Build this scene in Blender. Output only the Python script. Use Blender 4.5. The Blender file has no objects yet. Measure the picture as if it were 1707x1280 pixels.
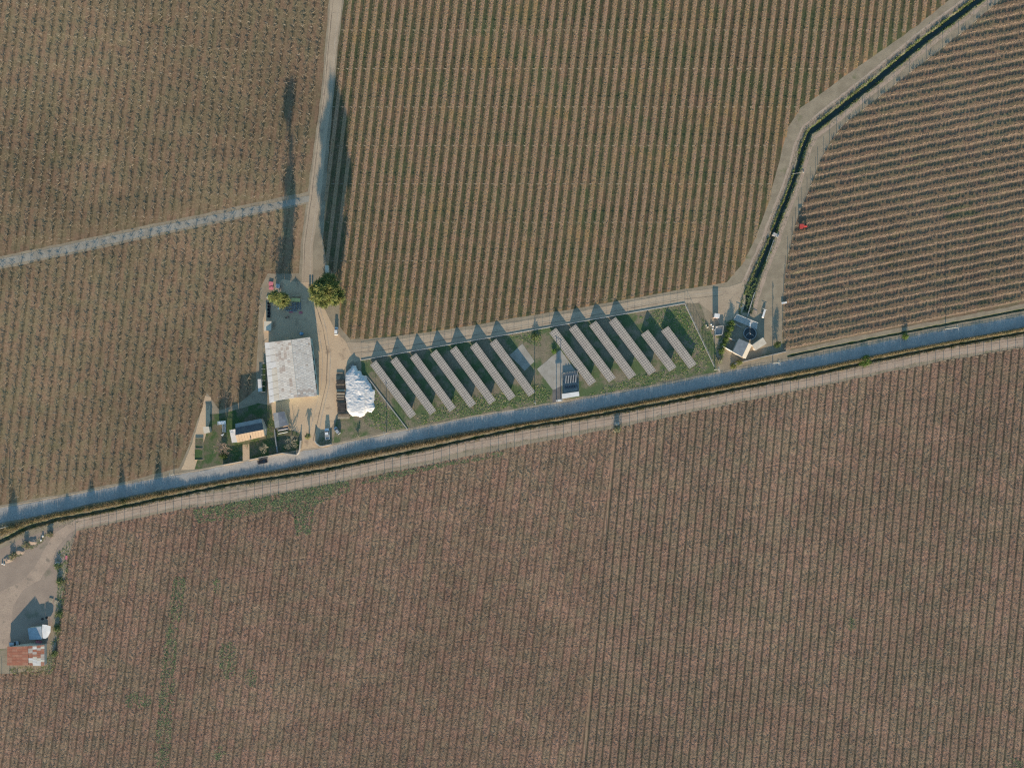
import bpy, bmesh, math, random
import numpy as np
from mathutils import Vector, Matrix
from mathutils.geometry import delaunay_2d_cdt

random.seed(7)
rng = np.random.default_rng(7)
scene = bpy.context.scene
col = scene.collection
R = math.radians

# ------------------------------------------------------------------ camera, sky, sun, exposure
S = 0.25            # metres per photo pixel on the ground
CX, CY = 853.5, 640.0
H = 284.5           # flying height
SUN_EL = 12.5
TAN = math.tan(R(SUN_EL))

cam = bpy.data.cameras.new("camera")
cam.lens = 24.0
cam.sensor_width = 36.0
cam.clip_start = 1.0
cam.clip_end = 6000.0
camo = bpy.data.objects.new("camera", cam)
camo.location = (0, 0, H)
camo.rotation_euler = (0, 0, 0)
col.objects.link(camo)
scene.camera = camo

world = bpy.data.worlds.new("World")
scene.world = world
world.use_nodes = True
wn = world.node_tree
bg = wn.nodes["Background"]
sky = wn.nodes.new("ShaderNodeTexSky")
sky.sky_type = 'NISHITA'
sky.sun_disc = False
sky.sun_elevation = R(SUN_EL)
sky.sun_rotation = R(180)
sky.air_density = 1.0
sky.dust_density = 0.2
sky.ozone_density = 3.0
tint = wn.nodes.new("ShaderNodeMix")      # the air that day: slightly greener blue
tint.data_type = 'RGBA'; tint.blend_type = 'MULTIPLY'
tint.inputs[0].default_value = 1.0
tint.inputs[7].default_value = (0.95, 1.03, 0.92, 1)
wn.links.new(sky.outputs[0], tint.inputs[6])
wn.links.new(tint.outputs[2], bg.inputs[0])
bg.inputs[1].default_value = 0.13

sun = bpy.data.lights.new("sun", 'SUN')
sun.energy = 4.6
sun.angle = R(0.5)
sun.color = (1.0, 0.81, 0.60)
suno = bpy.data.objects.new("sun", sun)
suno.rotation_euler = (R(90 - SUN_EL), 0, 0)
suno.location = (0, -200, 120)
col.objects.link(suno)

vs = scene.view_settings
vs.view_transform = 'Standard'
vs.look = 'None'
vs.gamma = 1.0
vs.use_curve_mapping = False
vs.exposure = 1.15
scene.cycles.use_denoising = False
scene.cycles.pixel_filter_type = 'BLACKMAN_HARRIS'
scene.cycles.filter_width = 1.25

# ------------------------------------------------------------------ helpers
def P(x, y, h=0.0):
    """photo pixel -> point of the place at height h"""
    k = S * (H - h) / H
    return Vector(((x - CX) * k, (CY - y) * k, h))

def pts(l, h=0.0):
    return [P(x, y, h) for x, y in l]

class NT:
    def __init__(self, mat):
        self.t = mat.node_tree
    def n(self, typ, **kw):
        nd = self.t.nodes.new(typ)
        for k, v in kw.items():
            if k[0] == 'i' and k[1:].isdigit():
                nd.inputs[int(k[1:])].default_value = v
            else:
                setattr(nd, k, v)
        return nd
    def l(self, a, b):
        self.t.links.new(a, b)
    def math(self, op, a, b=None, c=None, clamp=False):
        nd = self.n("ShaderNodeMath", operation=op, use_clamp=clamp)
        for i, v in enumerate((a, b, c)):
            if v is None:
                continue
            if isinstance(v, (int, float)):
                nd.inputs[i].default_value = v
            else:
                self.l(v, nd.inputs[i])
        return nd.outputs[0]
    def noise(self, vec, scale, detail=4, rough=0.6, dist=0.0):
        nd = self.n("ShaderNodeTexNoise")
        nd.inputs["Scale"].default_value = scale
        nd.inputs["Detail"].default_value = detail
        nd.inputs["Roughness"].default_value = rough
        nd.inputs["Distortion"].default_value = dist
        if vec is not None:
            self.l(vec, nd.inputs["Vector"])
        return nd.outputs[0]
    def mapr(self, v, a, b, c=0.0, d=1.0):
        nd = self.n("ShaderNodeMapRange", interpolation_type='SMOOTHSTEP')
        self.l(v, nd.inputs[0])
        for i, x in enumerate((a, b, c, d)):
            nd.inputs[i + 1].default_value = x
        return nd.outputs[0]
    def mix(self, f, a, b, mode='MIX'):
        nd = self.n("ShaderNodeMix", data_type='RGBA', blend_type=mode)
        if isinstance(f, (int, float)):
            nd.inputs[0].default_value = f
        else:
            self.l(f, nd.inputs[0])
        for i, v in ((6, a), (7, b)):
            if isinstance(v, tuple):
                nd.inputs[i].default_value = (v[0], v[1], v[2], 1)
            else:
                self.l(v, nd.inputs[i])
        return nd.outputs[2]
    def scale_col(self, colr, f):
        nd = self.n("ShaderNodeVectorMath", operation='SCALE')
        self.l(colr, nd.inputs[0])
        self.l(f, nd.inputs[3])
        return nd.outputs[0]

def new_mat(name):
    m = bpy.data.materials.new(name)
    m.use_nodes = True
    b = m.node_tree.nodes["Principled BSDF"]
    b.inputs["Specular IOR Level"].default_value = 0.25
    return m, NT(m), b

def mat(name, c1, c2=None, scale=0.5, c3=None, s3=0.1, t3=(0.5, 0.62), rough=0.9, fine=6.0, famp=0.25, bump=0.0, bscale=6.0, spec=0.2, metal=0.0, trans=0.0):
    """procedural surface: two tones mixed by noise, a third in patches, fine grain on top"""
    m, t, b = new_mat(name)
    pos = t.n("ShaderNodeNewGeometry").outputs["Position"]
    c2 = c2 or tuple(x * 0.8 for x in c1)
    v = t.mix(t.mapr(t.noise(pos, scale, 5), 0.35, 0.65), tuple(c1), tuple(c2))
    if c3:
        v = t.mix(t.mapr(t.noise(pos, s3, 6, 0.65), t3[0], t3[1]), v, tuple(c3))
    f = t.mapr(t.noise(pos, fine, 3, 0.7), 0.25, 0.75, 1 - famp, 1 + famp)
    v = t.scale_col(v, f)
    t.l(v, b.inputs["Base Color"])
    b.inputs["Roughness"].default_value = rough
    b.inputs["Specular IOR Level"].default_value = spec
    b.inputs["Metallic"].default_value = metal
    if bump:
        bn = t.n("ShaderNodeBump")
        bn.inputs["Strength"].default_value = bump
        bn.inputs["Distance"].default_value = 0.1
        t.l(t.noise(pos, bscale, 4, 0.6), bn.inputs["Height"])
        t.l(bn.outputs[0], b.inputs["Normal"])
    return m

def field_mat(name, ang, spacing, off, rowc, rowc2, alley, alley2, w, green=(0.07, 0.09, 0.04), gth=(0.62, 0.72), var=0.18, bump=0.25):
    """soil of a planted field: planted strips and alleys that follow the rows, each row a little different"""
    m, t, b = new_mat(name)
    pos = t.n("ShaderNodeNewGeometry").outputs["Position"]
    def dot(vec):
        nd = t.n("ShaderNodeVectorMath", operation='DOT_PRODUCT')
        t.l(pos, nd.inputs[0]); nd.inputs[1].default_value = vec
        return nd.outputs["Value"]
    a = R(ang)
    u = t.math('SUBTRACT', t.math('DIVIDE', dot((math.cos(a), -math.sin(a), 0)), spacing), off / spacing)
    al = dot((math.sin(a), math.cos(a), 0))
    u5 = t.math('ADD', u, 0.5)
    rid = t.math('FLOOR', u5)
    d = t.math('ABSOLUTE', t.math('SUBTRACT', t.math('FRACT', u5), 0.5))
    wob = t.math('MULTIPLY', t.math('SUBTRACT', t.noise(pos, 1.1, 4, 0.75), 0.5), 0.30)
    d = t.math('ADD', d, wob)
    mask = t.mapr(d, w - 0.07, w + 0.07, 1.0, 0.0)
    cmb = t.n("ShaderNodeCombineXYZ")
    t.l(t.math('MULTIPLY', rid, 7.31), cmb.inputs[0])
    t.l(t.math('MULTIPLY', al, 0.06), cmb.inputs[1])
    rn = t.noise(cmb.outputs[0], 1.0, 4, 0.7)
    rn2 = t.noise(cmb.outputs[0], 3.1, 3, 0.7)
    row = t.mix(t.mapr(rn, 0.35, 0.65), tuple(rowc), tuple(rowc2))
    alc = t.mix(t.mapr(rn2, 0.35, 0.65), tuple(alley), tuple(alley2))
    v = t.mix(mask, alc, row)
    rn3 = t.noise(cmb.outputs[0], 1.9, 3, 0.6)
    v = t.mix(1.0, v, t.mix(t.mapr(rn3, 0.36, 0.64), (1.12, 0.97, 0.92), (0.97, 1.0, 0.88)), 'MULTIPLY')
    big = t.noise(pos, 0.012, 5, 0.6)
    g = t.math('MULTIPLY', t.mapr(t.noise(pos, 0.045, 6, 0.7), gth[0], gth[1]), 0.55)
    v = t.mix(g, v, tuple(green))
    v = t.scale_col(v, t.mapr(big, 0.3, 0.7, 1 - var, 1 + var))
    v = t.scale_col(v, t.mapr(t.noise(pos, 0.05, 4, 0.65, 0.6), 0.3, 0.7, 0.94, 1.06))
    v = t.scale_col(v, t.mapr(rn2, 0.3, 0.7, 0.88, 1.12))
    v = t.scale_col(v, t.mapr(t.noise(pos, 1.1, 5, 0.8), 0.3, 0.7, 0.72, 1.28))
    t.l(v, b.inputs["Base Color"])
    b.inputs["Roughness"].default_value = 0.95
    b.inputs["Specular IOR Level"].default_value = 0.1
    bn = t.n("ShaderNodeBump")
    bn.inputs["Strength"].default_value = bump
    bn.inputs["Distance"].default_value = 0.15
    t.l(t.noise(pos, 1.8, 5, 0.7), bn.inputs["Height"])
    t.l(bn.outputs[0], b.inputs["Normal"])
    return m

def np_mesh(name, V, F, mi=None, mats=()):
    """V (n,3), F (m,k) -> mesh, quickly"""
    V = np.asarray(V, dtype=np.float32).reshape(-1, 3)
    F = np.asarray(F, dtype=np.int32)
    k = F.shape[1]
    me = bpy.data.meshes.new(name)
    me.vertices.add(len(V)); me.vertices.foreach_set("co", V.ravel())
    me.loops.add(F.size); me.loops.foreach_set("vertex_index", F.ravel())
    me.polygons.add(len(F))
    me.polygons.foreach_set("loop_start", np.arange(0, F.size, k, dtype=np.int32))
    me.polygons.foreach_set("loop_total", np.full(len(F), k, dtype=np.int32))
    if mi is not None:
        me.polygons.foreach_set("material_index", np.asarray(mi, dtype=np.int32))
    for m_ in mats:
        me.materials.append(m_)
    me.update(calc_edges=True)
    me.validate()
    return me

def canes(P0, P1, r0, r1, bend=None):
    """n three-sided tapered sticks -> V, F(quads)"""
    P0 = np.asarray(P0, float); P1 = np.asarray(P1, float)
    n = len(P0)
    D = P1 - P0
    D /= np.linalg.norm(D, axis=1, keepdims=True) + 1e-9
    up = np.where(np.abs(D[:, 2:3]) > 0.9, np.array([[1.0, 0, 0]]), np.array([[0, 0, 1.0]]))
    A = np.cross(D, up); A /= np.linalg.norm(A, axis=1, keepdims=True) + 1e-9
    B = np.cross(D, A)
    r0 = np.broadcast_to(np.asarray(r0, float), (n,))[:, None]
    r1 = np.broadcast_to(np.asarray(r1, float), (n,))[:, None]
    rings = []
    cs = [(P0, r0)] + ([((P0 + P1) / 2 + bend, (r0 + r1) / 2)] if bend is not None else []) + [(P1, r1)]
    for c, r in cs:
        for q in range(3):
            a = q * 2 * math.pi / 3
            rings.append(c + r * (math.cos(a) * A + math.sin(a) * B))
    k = len(rings)
    V = np.stack(rings, 1).reshape(-1, 3)
    base = (np.arange(n) * k)[:, None, None]
    f = []
    for s_ in range(len(cs) - 1):
        for q in range(3):
            a, b2 = s_ * 3 + q, s_ * 3 + (q + 1) % 3
            f.append([a, b2, b2 + 3, a + 3])
    F = (base + np.array(f)[None]).reshape(-1, 4)
    return V, F

def join(*vf):
    V, F, M = [], [], []
    o = 0
    for v, f, m_ in vf:
        V.append(v); F.append(f + o); M.append(np.full(len(f), m_)); o += len(v)
    return np.concatenate(V), np.concatenate(F), np.concatenate(M)

def blades(C, D, L, W, droop=0.0, roll=None):
    """n leaf quads from C along unit D, length L, width W"""
    n = len(C)
    D = D / (np.linalg.norm(D, axis=1, keepdims=True) + 1e-9)
    rv = rng.normal(size=(n, 3))
    if roll:
        rv = np.array([[0, 0, 1.0]]) + rv * 0.12
    A = np.cross(D, rv); A /= np.linalg.norm(A, axis=1, keepdims=True) + 1e-9
    L = np.broadcast_to(np.asarray(L, float), (n,))[:, None]
    W = np.broadcast_to(np.asarray(W, float), (n,))[:, None] / 2
    T = C + D * L
    T[:, 2] -= droop * L[:, 0]
    V = np.stack([C - A * W * 0.6, C + A * W * 0.6, T + A * W * 0.5, T - A * W * 0.5], 1).reshape(-1, 3)
    F = np.arange(n * 4).reshape(-1, 4)
    return V, F

class MB:
    """collects shapes into one mesh"""
    def __init__(self):
        self.v, self.f, self.m = [], [], []
    def add(self, v, f, m=0):
        o = len(self.v)
        self.v += [tuple(x) for x in v]
        self.f += [tuple(i + o for i in q) for q in f]
        self.m += [m] * len(f)
        return self
    def box(self, c, s, rz=0.0, m=0, taper=1.0, M=None):
        x, y, z = s[0] / 2, s[1] / 2, s[2] / 2
        vv = [Vector((sx * x * (taper if k else 1), sy * y * (taper if k else 1), (z if k else -z))) for k in (0, 1) for sx, sy in ((-1, -1), (1, -1), (1, 1), (-1, 1))]
        Rm = M or Matrix.Rotation(rz, 3, 'Z')
        vv = [Rm @ q + Vector(c) for q in vv]
        return self.add(vv, [(3, 2, 1, 0), (4, 5, 6, 7), (0, 1, 5, 4), (1, 2, 6, 5), (2, 3, 7, 6), (3, 0, 4, 7)], m)
    def prism(self, poly, z0, z1, m=0):
        """poly: list of (x,y); z0,z1 numbers or lists"""
        n = len(poly)
        zz0 = z0 if isinstance(z0, (list, tuple)) else [z0] * n
        zz1 = z1 if isinstance(z1, (list, tuple)) else [z1] * n
        ar = sum(poly[i][0] * poly[(i + 1) % n][1] - poly[(i + 1) % n][0] * poly[i][1] for i in range(n))
        idx = list(range(n)) if ar > 0 else list(range(n))[::-1]
        v = [(poly[i][0], poly[i][1], zz0[i]) for i in idx] + [(poly[i][0], poly[i][1], zz1[i]) for i in idx]
        f = [tuple(range(n))[::-1], tuple(range(n, 2 * n))] + [(i, (i + 1) % n, (i + 1) % n + n, i + n) for i in range(n)]
        return self.add(v, f, m)
    def tube(self, a, b, r0, r1=None, n=6, m=0):
        a, b = Vector(a), Vector(b)
        r1 = r0 if r1 is None else r1
        d = (b - a).normalized()
        u = d.orthogonal().normalized(); w = d.cross(u)
        v = [c + r * (math.cos(2 * math.pi * i / n) * u + math.sin(2 * math.pi * i / n) * w) for c, r in ((a, r0), (b, r1)) for i in range(n)]
        f = [(i, (i + 1) % n, (i + 1) % n + n, i + n) for i in range(n)] + [tuple(range(n))[::-1], tuple(range(n, 2 * n))]
        return self.add(v, f, m)
    def lathe(self, prof, c=(0, 0, 0), n=16, m=0):
        c = Vector(c)
        v, f = [], []
        for r, z in prof:
            v += [c + Vector((r * math.cos(2 * math.pi * i / n), r * math.sin(2 * math.pi * i / n), z)) for i in range(n)]
        for k in range(len(prof) - 1):
            f += [(k * n + i, k * n + (i + 1) % n, (k + 1) * n + (i + 1) % n, (k + 1) * n + i) for i in range(n)]
        f += [tuple(range(n))[::-1], tuple(range((len(prof) - 1) * n, len(prof) * n))]
        return self.add(v, f, m)
    def mesh(self, name, *mats):
        me = bpy.data.meshes.new(name)
        me.from_pydata([tuple(q) for q in self.v], [], self.f)
        for q in mats:
            me.materials.append(q)
        if len(mats) > 1:
            me.polygons.foreach_set("material_index", self.m)
        me.update()
        return me
    def build(self, name, mats, parent=None, kind=None, label=None):
        if not isinstance(mats, (list, tuple)):
            mats = [mats]
        return link(name, self.mesh(name, *mats), parent, kind, label)

def link(name, me, parent=None, kind=None, label=None):
    o = bpy.data.objects.new(name, me)
    col.objects.link(o)
    if parent is not None:
        o.parent = parent
    if kind:
        o["kind"] = kind
    if label:
        o["label"] = label
    return o

def tag(o, label, cat, group=None, kind=None):
    o["label"] = label
    o["category"] = cat
    if group:
        o["group"] = group
    if kind:
        o["kind"] = kind
    return o

def thing(name, label, cat, loc=(0, 0, 0), rz=0.0, group=None):
    o = bpy.data.objects.new(name, None)
    o.empty_display_size = 0.3
    col.objects.link(o)
    o.location = loc
    o.rotation_euler = (0, 0, rz)
    return tag(o, label, cat, group)

def sheet(name, poly, z, m, label=None, cat=None, kind="structure"):
    me = bpy.data.meshes.new(name)
    v = [(p.x, p.y, z) for p in poly]
    ar = sum(v[i - 1][0] * v[i][1] - v[i][0] * v[i - 1][1] for i in range(len(v)))
    if ar < 0:
        v = v[::-1]
    me.from_pydata(v, [], [tuple(range(len(v)))])
    me.materials.append(m)
    o = link(name, me, None, kind)
    if label:
        tag(o, label, cat or name.replace('_', ' '))
    return o

def ragged(poly_px, amp=2.0, step=8.0, seed=1):
    """resample a pixel outline and make it uneven"""
    r = random.Random(seed)
    out = []
    n = len(poly_px)
    for i in range(n):
        a, b = poly_px[i], poly_px[(i + 1) % n]
        L = math.hypot(b[0] - a[0], b[1] - a[1])
        k = max(1, int(L / step))
        for j in range(k):
            t = j / k
            out.append((a[0] + (b[0] - a[0]) * t + r.uniform(-amp, amp), a[1] + (b[1] - a[1]) * t + r.uniform(-amp, amp)))
    return out

def rag_open(line, amp, seed):
    r = random.Random(seed)
    return [(x + r.uniform(-amp, amp), y + r.uniform(-amp, amp)) for x, y in line]

def interp(line, x):
    for (x0, y0), (x1, y1) in zip(line, line[1:]):
        if x <= x1:
            return y0 + (y1 - y0) * (x - x0) / (x1 - x0)
    (x0, y0), (x1, y1) = line[-2:]
    return y0 + (y1 - y0) * (x - x0) / (x1 - x0)

def in_poly(x, y, poly):
    c = False
    n = len(poly)
    for i in range(n):
        x0, y0 = poly[i]; x1, y1 = poly[i - 1]
        if (y0 > y) != (y1 > y) and x < (x1 - x0) * (y - y0) / (y1 - y0) + x0:
            c = not c
    return c

# ------------------------------------------------------------------ materials
M = {}
M['ground'] = mat("dry_grass_soil", (0.30, 0.245, 0.17), (0.24, 0.195, 0.135), 0.25, (0.15, 0.15, 0.075), 0.12, (0.6, 0.74), bump=0.5, bscale=3)
M['ditch'] = mat("ditch_mud", (0.15, 0.14, 0.085), (0.10, 0.115, 0.06), 0.5, (0.06, 0.085, 0.03), 0.3, bump=0.4)
M['asphalt'] = mat("worn_asphalt", (0.345, 0.325, 0.295), (0.29, 0.275, 0.25), 0.12, (0.40, 0.36, 0.31), 0.22, (0.54, 0.66), fine=1.5, famp=0.16, rough=0.9)
M['dirt'] = mat("pale_dirt_track", (0.42, 0.33, 0.23), (0.36, 0.28, 0.195), 0.10, (0.29, 0.225, 0.165), 0.3, (0.55, 0.7), fine=2.5, famp=0.14, bump=0.3, bscale=1.5)
M['yard'] = mat("yard_dirt", (0.53, 0.39, 0.25), (0.47, 0.345, 0.225), 0.10, (0.31, 0.225, 0.15), 0.18, (0.55, 0.7), fine=2.5, famp=0.12, bump=0.3, bscale=1.2)
M['track'] = mat("rosy_farm_track", (0.40, 0.30, 0.22), (0.34, 0.255, 0.19), 0.2, (0.23, 0.185, 0.14), 0.35, (0.55, 0.7), fine=2.5, famp=0.16, bump=0.35, bscale=1.5)
M['gravel_path'] = mat("grey_gravel_path", (0.31, 0.285, 0.235), (0.25, 0.225, 0.18), 0.3, fine=3, famp=0.2)
M['lot'] = mat("weedy_lot", (0.22, 0.18, 0.12), (0.175, 0.15, 0.10), 0.3, (0.085, 0.12, 0.05), 0.10, (0.44, 0.58), fine=2.5, famp=0.3, bump=0.5, bscale=2.5)
M['hutyard'] = mat("hut_yard_dirt", (0.32, 0.245, 0.185), (0.275, 0.21, 0.16), 0.12, (0.19, 0.165, 0.115), 0.1, (0.56, 0.7), fine=3, famp=0.14, bump=0.3, bscale=1.5)
M['garden'] = mat("garden_soil", (0.14, 0.12, 0.08), (0.09, 0.11, 0.05), 0.3, (0.05, 0.09, 0.03), 0.15, (0.45, 0.6), fine=3, famp=0.3, bump=0.4)
M['bank'] = mat("canal_bank_soil", (0.31, 0.245, 0.18), (0.23, 0.18, 0.13), 0.5, (0.16, 0.13, 0.09), 0.7, (0.48, 0.6), fine=2, famp=0.3, bump=0.5, bscale=2.5)
M['water'] = mat("canal_water", (0.02, 0.035, 0.025), (0.03, 0.045, 0.03), 0.4, rough=0.12, spec=0.5)
M['pad'] = mat("concrete_pad", (0.35, 0.32, 0.27), (0.29, 0.265, 0.22), 0.25, (0.24, 0.205, 0.155), 0.3, (0.56, 0.72), fine=2, famp=0.12)
M['concrete'] = mat("concrete", (0.42, 0.40, 0.36), (0.35, 0.33, 0.30), 0.5, fine=4, famp=0.12)
M['white'] = mat("white_paint", (0.72, 0.70, 0.66), (0.62, 0.60, 0.56), 0.6, fine=5, famp=0.08, rough=0.6)
M['cream'] = mat("cream_sheet", (0.62, 0.54, 0.42), (0.54, 0.46, 0.35), 0.5, fine=5, famp=0.08, rough=0.6)
M['sheetA'] = mat("pale_zinc_sheet", (0.64, 0.585, 0.51), (0.59, 0.535, 0.465), 0.5, (0.38, 0.30, 0.24), 0.8, (0.58, 0.7), fine=5, famp=0.1, rough=0.55)
M['sheetB'] = mat("weathered_zinc_sheet", (0.58, 0.525, 0.455), (0.53, 0.475, 0.41), 0.6, (0.34, 0.25, 0.19), 0.7, (0.55, 0.7), fine=5, famp=0.12, rough=0.6)
M['sheetC'] = mat("rust_stained_sheet", (0.47, 0.40, 0.34), (0.42, 0.34, 0.28), 0.8, (0.34, 0.25, 0.19), 0.9, (0.55, 0.7), fine=5, famp=0.15)
M['sheetD'] = mat("cream_sheet_roof", (0.62, 0.555, 0.46), (0.56, 0.49, 0.39), 0.5, fine=5, famp=0.07)
M['sheetE'] = mat("white_sheet_roof", (0.68, 0.64, 0.59), (0.60, 0.56, 0.51), 0.5, fine=5, famp=0.07)
M['red_sheet'] = mat("red_oxide_sheet", (0.36, 0.14, 0.085), (0.31, 0.125, 0.08), 0.6, (0.38, 0.23, 0.16), 0.8, (0.58, 0.72), fine=5, famp=0.12)
M['red_sheet2'] = mat("faded_red_sheet", (0.39, 0.19, 0.125), (0.33, 0.155, 0.10), 0.6, fine=5, famp=0.12)
M['darkroof'] = mat("dark_grey_roof", (0.11, 0.115, 0.12), (0.085, 0.09, 0.1), 0.6, fine=5, famp=0.12)  # dark grey; on the house it carries the back slope's shade
M['greyroof'] = mat("grey_fibre_roof", (0.30, 0.30, 0.29), (0.25, 0.25, 0.245), 0.6, fine=5, famp=0.1)
M['litroof'] = mat("sunlit_tan_roof", (0.31, 0.235, 0.165), (0.28, 0.21, 0.145), 0.4, fine=5, famp=0.08)  # sunlight on the house's road-facing slope is put into this tan
M['wall'] = mat("plaster_wall", (0.48, 0.43, 0.36), (0.42, 0.37, 0.31), 0.5, fine=4, famp=0.1)
M['tealwall'] = mat("pale_green_wall", (0.34, 0.42, 0.40), (0.28, 0.36, 0.35), 0.5, fine=4, famp=0.1)
M['wood'] = mat("weathered_timber", (0.30, 0.23, 0.155), (0.22, 0.165, 0.11), 0.8, fine=5, famp=0.2)
M['palewood'] = mat("pale_timber", (0.46, 0.38, 0.27), (0.38, 0.31, 0.21), 0.8, fine=5, famp=0.15)
M['darkwood'] = mat("dark_timber", (0.08, 0.07, 0.06), (0.055, 0.05, 0.045), 0.8, fine=5, famp=0.2)
M['metal'] = mat("galvanised_metal", (0.45, 0.45, 0.44), (0.38, 0.38, 0.38), 0.8, fine=6, famp=0.08, rough=0.5, metal=0.3)
M['plastic'] = mat("white_plastic_sheet", (0.62, 0.605, 0.58), (0.54, 0.525, 0.505), 0.9, (0.40, 0.39, 0.375), 1.2, (0.6, 0.72), fine=3, famp=0.1, rough=0.45, spec=0.4)
M['black'] = mat("black_rubber", (0.02, 0.02, 0.022), rough=0.8)
M['glass'] = mat("dark_car_glass", (0.02, 0.025, 0.03), rough=0.08, spec=0.6)
M['carwhite'] = mat("white_car_paint", (0.68, 0.68, 0.67), (0.64, 0.64, 0.63), 0.3, famp=0.03, rough=0.3, spec=0.5)
M['carsilver'] = mat("silver_car_paint", (0.42, 0.43, 0.43), (0.4, 0.41, 0.41), 0.3, famp=0.03, rough=0.3, spec=0.5, metal=0.3)
M['carblack'] = mat("black_car_paint", (0.018, 0.018, 0.02), famp=0.03, rough=0.25, spec=0.5)
M['red'] = mat("red_paint", (0.50, 0.075, 0.06), (0.42, 0.06, 0.05), 0.8, fine=5, famp=0.12, rough=0.5)
M['pink'] = mat("faded_pink_plastic", (0.60, 0.20, 0.22), (0.52, 0.16, 0.19), 0.9, fine=5, famp=0.12)
M['orange'] = mat("orange_plastic", (0.62, 0.26, 0.09), famp=0.12, rough=0.6)
M['blue'] = mat("blue_plastic", (0.10, 0.27, 0.46), (0.12, 0.30, 0.5), 0.8, famp=0.08, rough=0.5)
M['yellowtarp'] = mat("yellow_green_tarp", (0.52, 0.50, 0.22), (0.46, 0.44, 0.2), 0.9, famp=0.1)
M['crate'] = mat("grey_crate", (0.42, 0.43, 0.43), (0.36, 0.37, 0.37), 0.9, famp=0.1)
M['darkcrate'] = mat("dark_bin", (0.06, 0.065, 0.07), (0.05, 0.05, 0.055), 0.9, famp=0.15)
M['pole'] = mat("concrete_pole", (0.50, 0.47, 0.42), (0.44, 0.41, 0.36), 0.9, famp=0.1)
M['bark'] = mat("grey_bark", (0.20, 0.165, 0.125), (0.15, 0.12, 0.09), 1.0, famp=0.25)
M['twig'] = mat("pale_pink_twigs", (0.36, 0.275, 0.215), (0.30, 0.225, 0.17), 0.4, famp=0.2)
M['twig2'] = mat("pale_grey_twigs", (0.38, 0.345, 0.255), (0.30, 0.27, 0.2), 0.4, famp=0.2)
M['leaf'] = mat("green_leaves", (0.115, 0.15, 0.045), (0.08, 0.115, 0.033), 0.5, (0.17, 0.18, 0.06), 0.4, (0.5, 0.65), fine=2, famp=0.25)
M['leaf2'] = mat("yellow_green_leaves", (0.19, 0.195, 0.06), (0.13, 0.15, 0.045), 0.5, (0.25, 0.225, 0.085), 0.4, (0.5, 0.65), fine=2, famp=0.25)
M['leaf3'] = mat("dark_leaves", (0.045, 0.07, 0.022), (0.035, 0.055, 0.02), 0.5, fine=2, famp=0.25)
M['leafbright'] = mat("bright_green_leaves", (0.11, 0.20, 0.035), (0.09, 0.16, 0.03), 0.6, fine=2, famp=0.25)
M['weed'] = mat("green_weeds", (0.15, 0.195, 0.085), (0.125, 0.165, 0.068), 0.4, (0.19, 0.19, 0.095), 0.25, (0.5, 0.65), fine=2, famp=0.3)
M['drygrass'] = mat("tall_dry_grass", (0.36, 0.285, 0.165), (0.27, 0.225, 0.125), 0.35, (0.18, 0.175, 0.08), 0.2, (0.5, 0.65), fine=2, famp=0.3)
M['frond'] = mat("brown_palm_frond", (0.15, 0.12, 0.055), (0.10, 0.09, 0.04), 0.8, famp=0.3)
M['caneA'] = mat("olive_tan_canes", (0.34, 0.275, 0.19), (0.28, 0.225, 0.155), 0.2, (0.23, 0.185, 0.125), 0.03, (0.5, 0.65), fine=2, famp=0.3)
M['caneB'] = mat("grey_brown_canes", (0.26, 0.205, 0.15), (0.20, 0.16, 0.12), 0.3, fine=2, famp=0.3)
M['caneC'] = mat("tan_canes", (0.30, 0.22, 0.155), (0.24, 0.178, 0.125), 0.15, fine=2, famp=0.3)
M['caneD'] = mat("rosy_brown_canes", (0.32, 0.225, 0.165), (0.27, 0.195, 0.145), 0.06, (0.20, 0.175, 0.125), 0.015, (0.47, 0.62), fine=2, famp=0.35)
M['caneD2'] = mat("pale_cane_tips", (0.50, 0.41, 0.31), (0.42, 0.34, 0.26), 0.06, fine=2, famp=0.3)
M['litter'] = mat("leaf_litter_strip", (0.33, 0.208, 0.132), (0.285, 0.20, 0.118), 0.09, (0.315, 0.20, 0.095), 0.05, (0.5, 0.66), fine=2, famp=0.22, bump=0.25, bscale=3)
M['leaf_or'] = mat("orange_fallen_leaves", (0.35, 0.20, 0.10), (0.30, 0.215, 0.095), 0.1, fine=2, famp=0.25)
M['leaf_gr'] = mat("green_tufts", (0.16, 0.195, 0.085), (0.18, 0.195, 0.09), 0.15, fine=2, famp=0.25)
M['ridgeC'] = mat("ridge_soil", (0.235, 0.168, 0.117), (0.205, 0.15, 0.103), 0.1, (0.20, 0.18, 0.10), 0.07, (0.56, 0.7), fine=2, famp=0.3, bump=0.6, bscale=3)
M['postw'] = mat("pale_trellis_post", (0.31, 0.27, 0.215), (0.27, 0.235, 0.185), 0.8, famp=0.1)
M['cell'] = mat("solar_cells", (0.12, 0.118, 0.114), (0.14, 0.135, 0.128), 0.3, fine=2, famp=0.12, rough=0.3, spec=0.5)
M['frame'] = mat("module_frame", (0.36, 0.345, 0.32), famp=0.04, rough=0.45)

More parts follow.
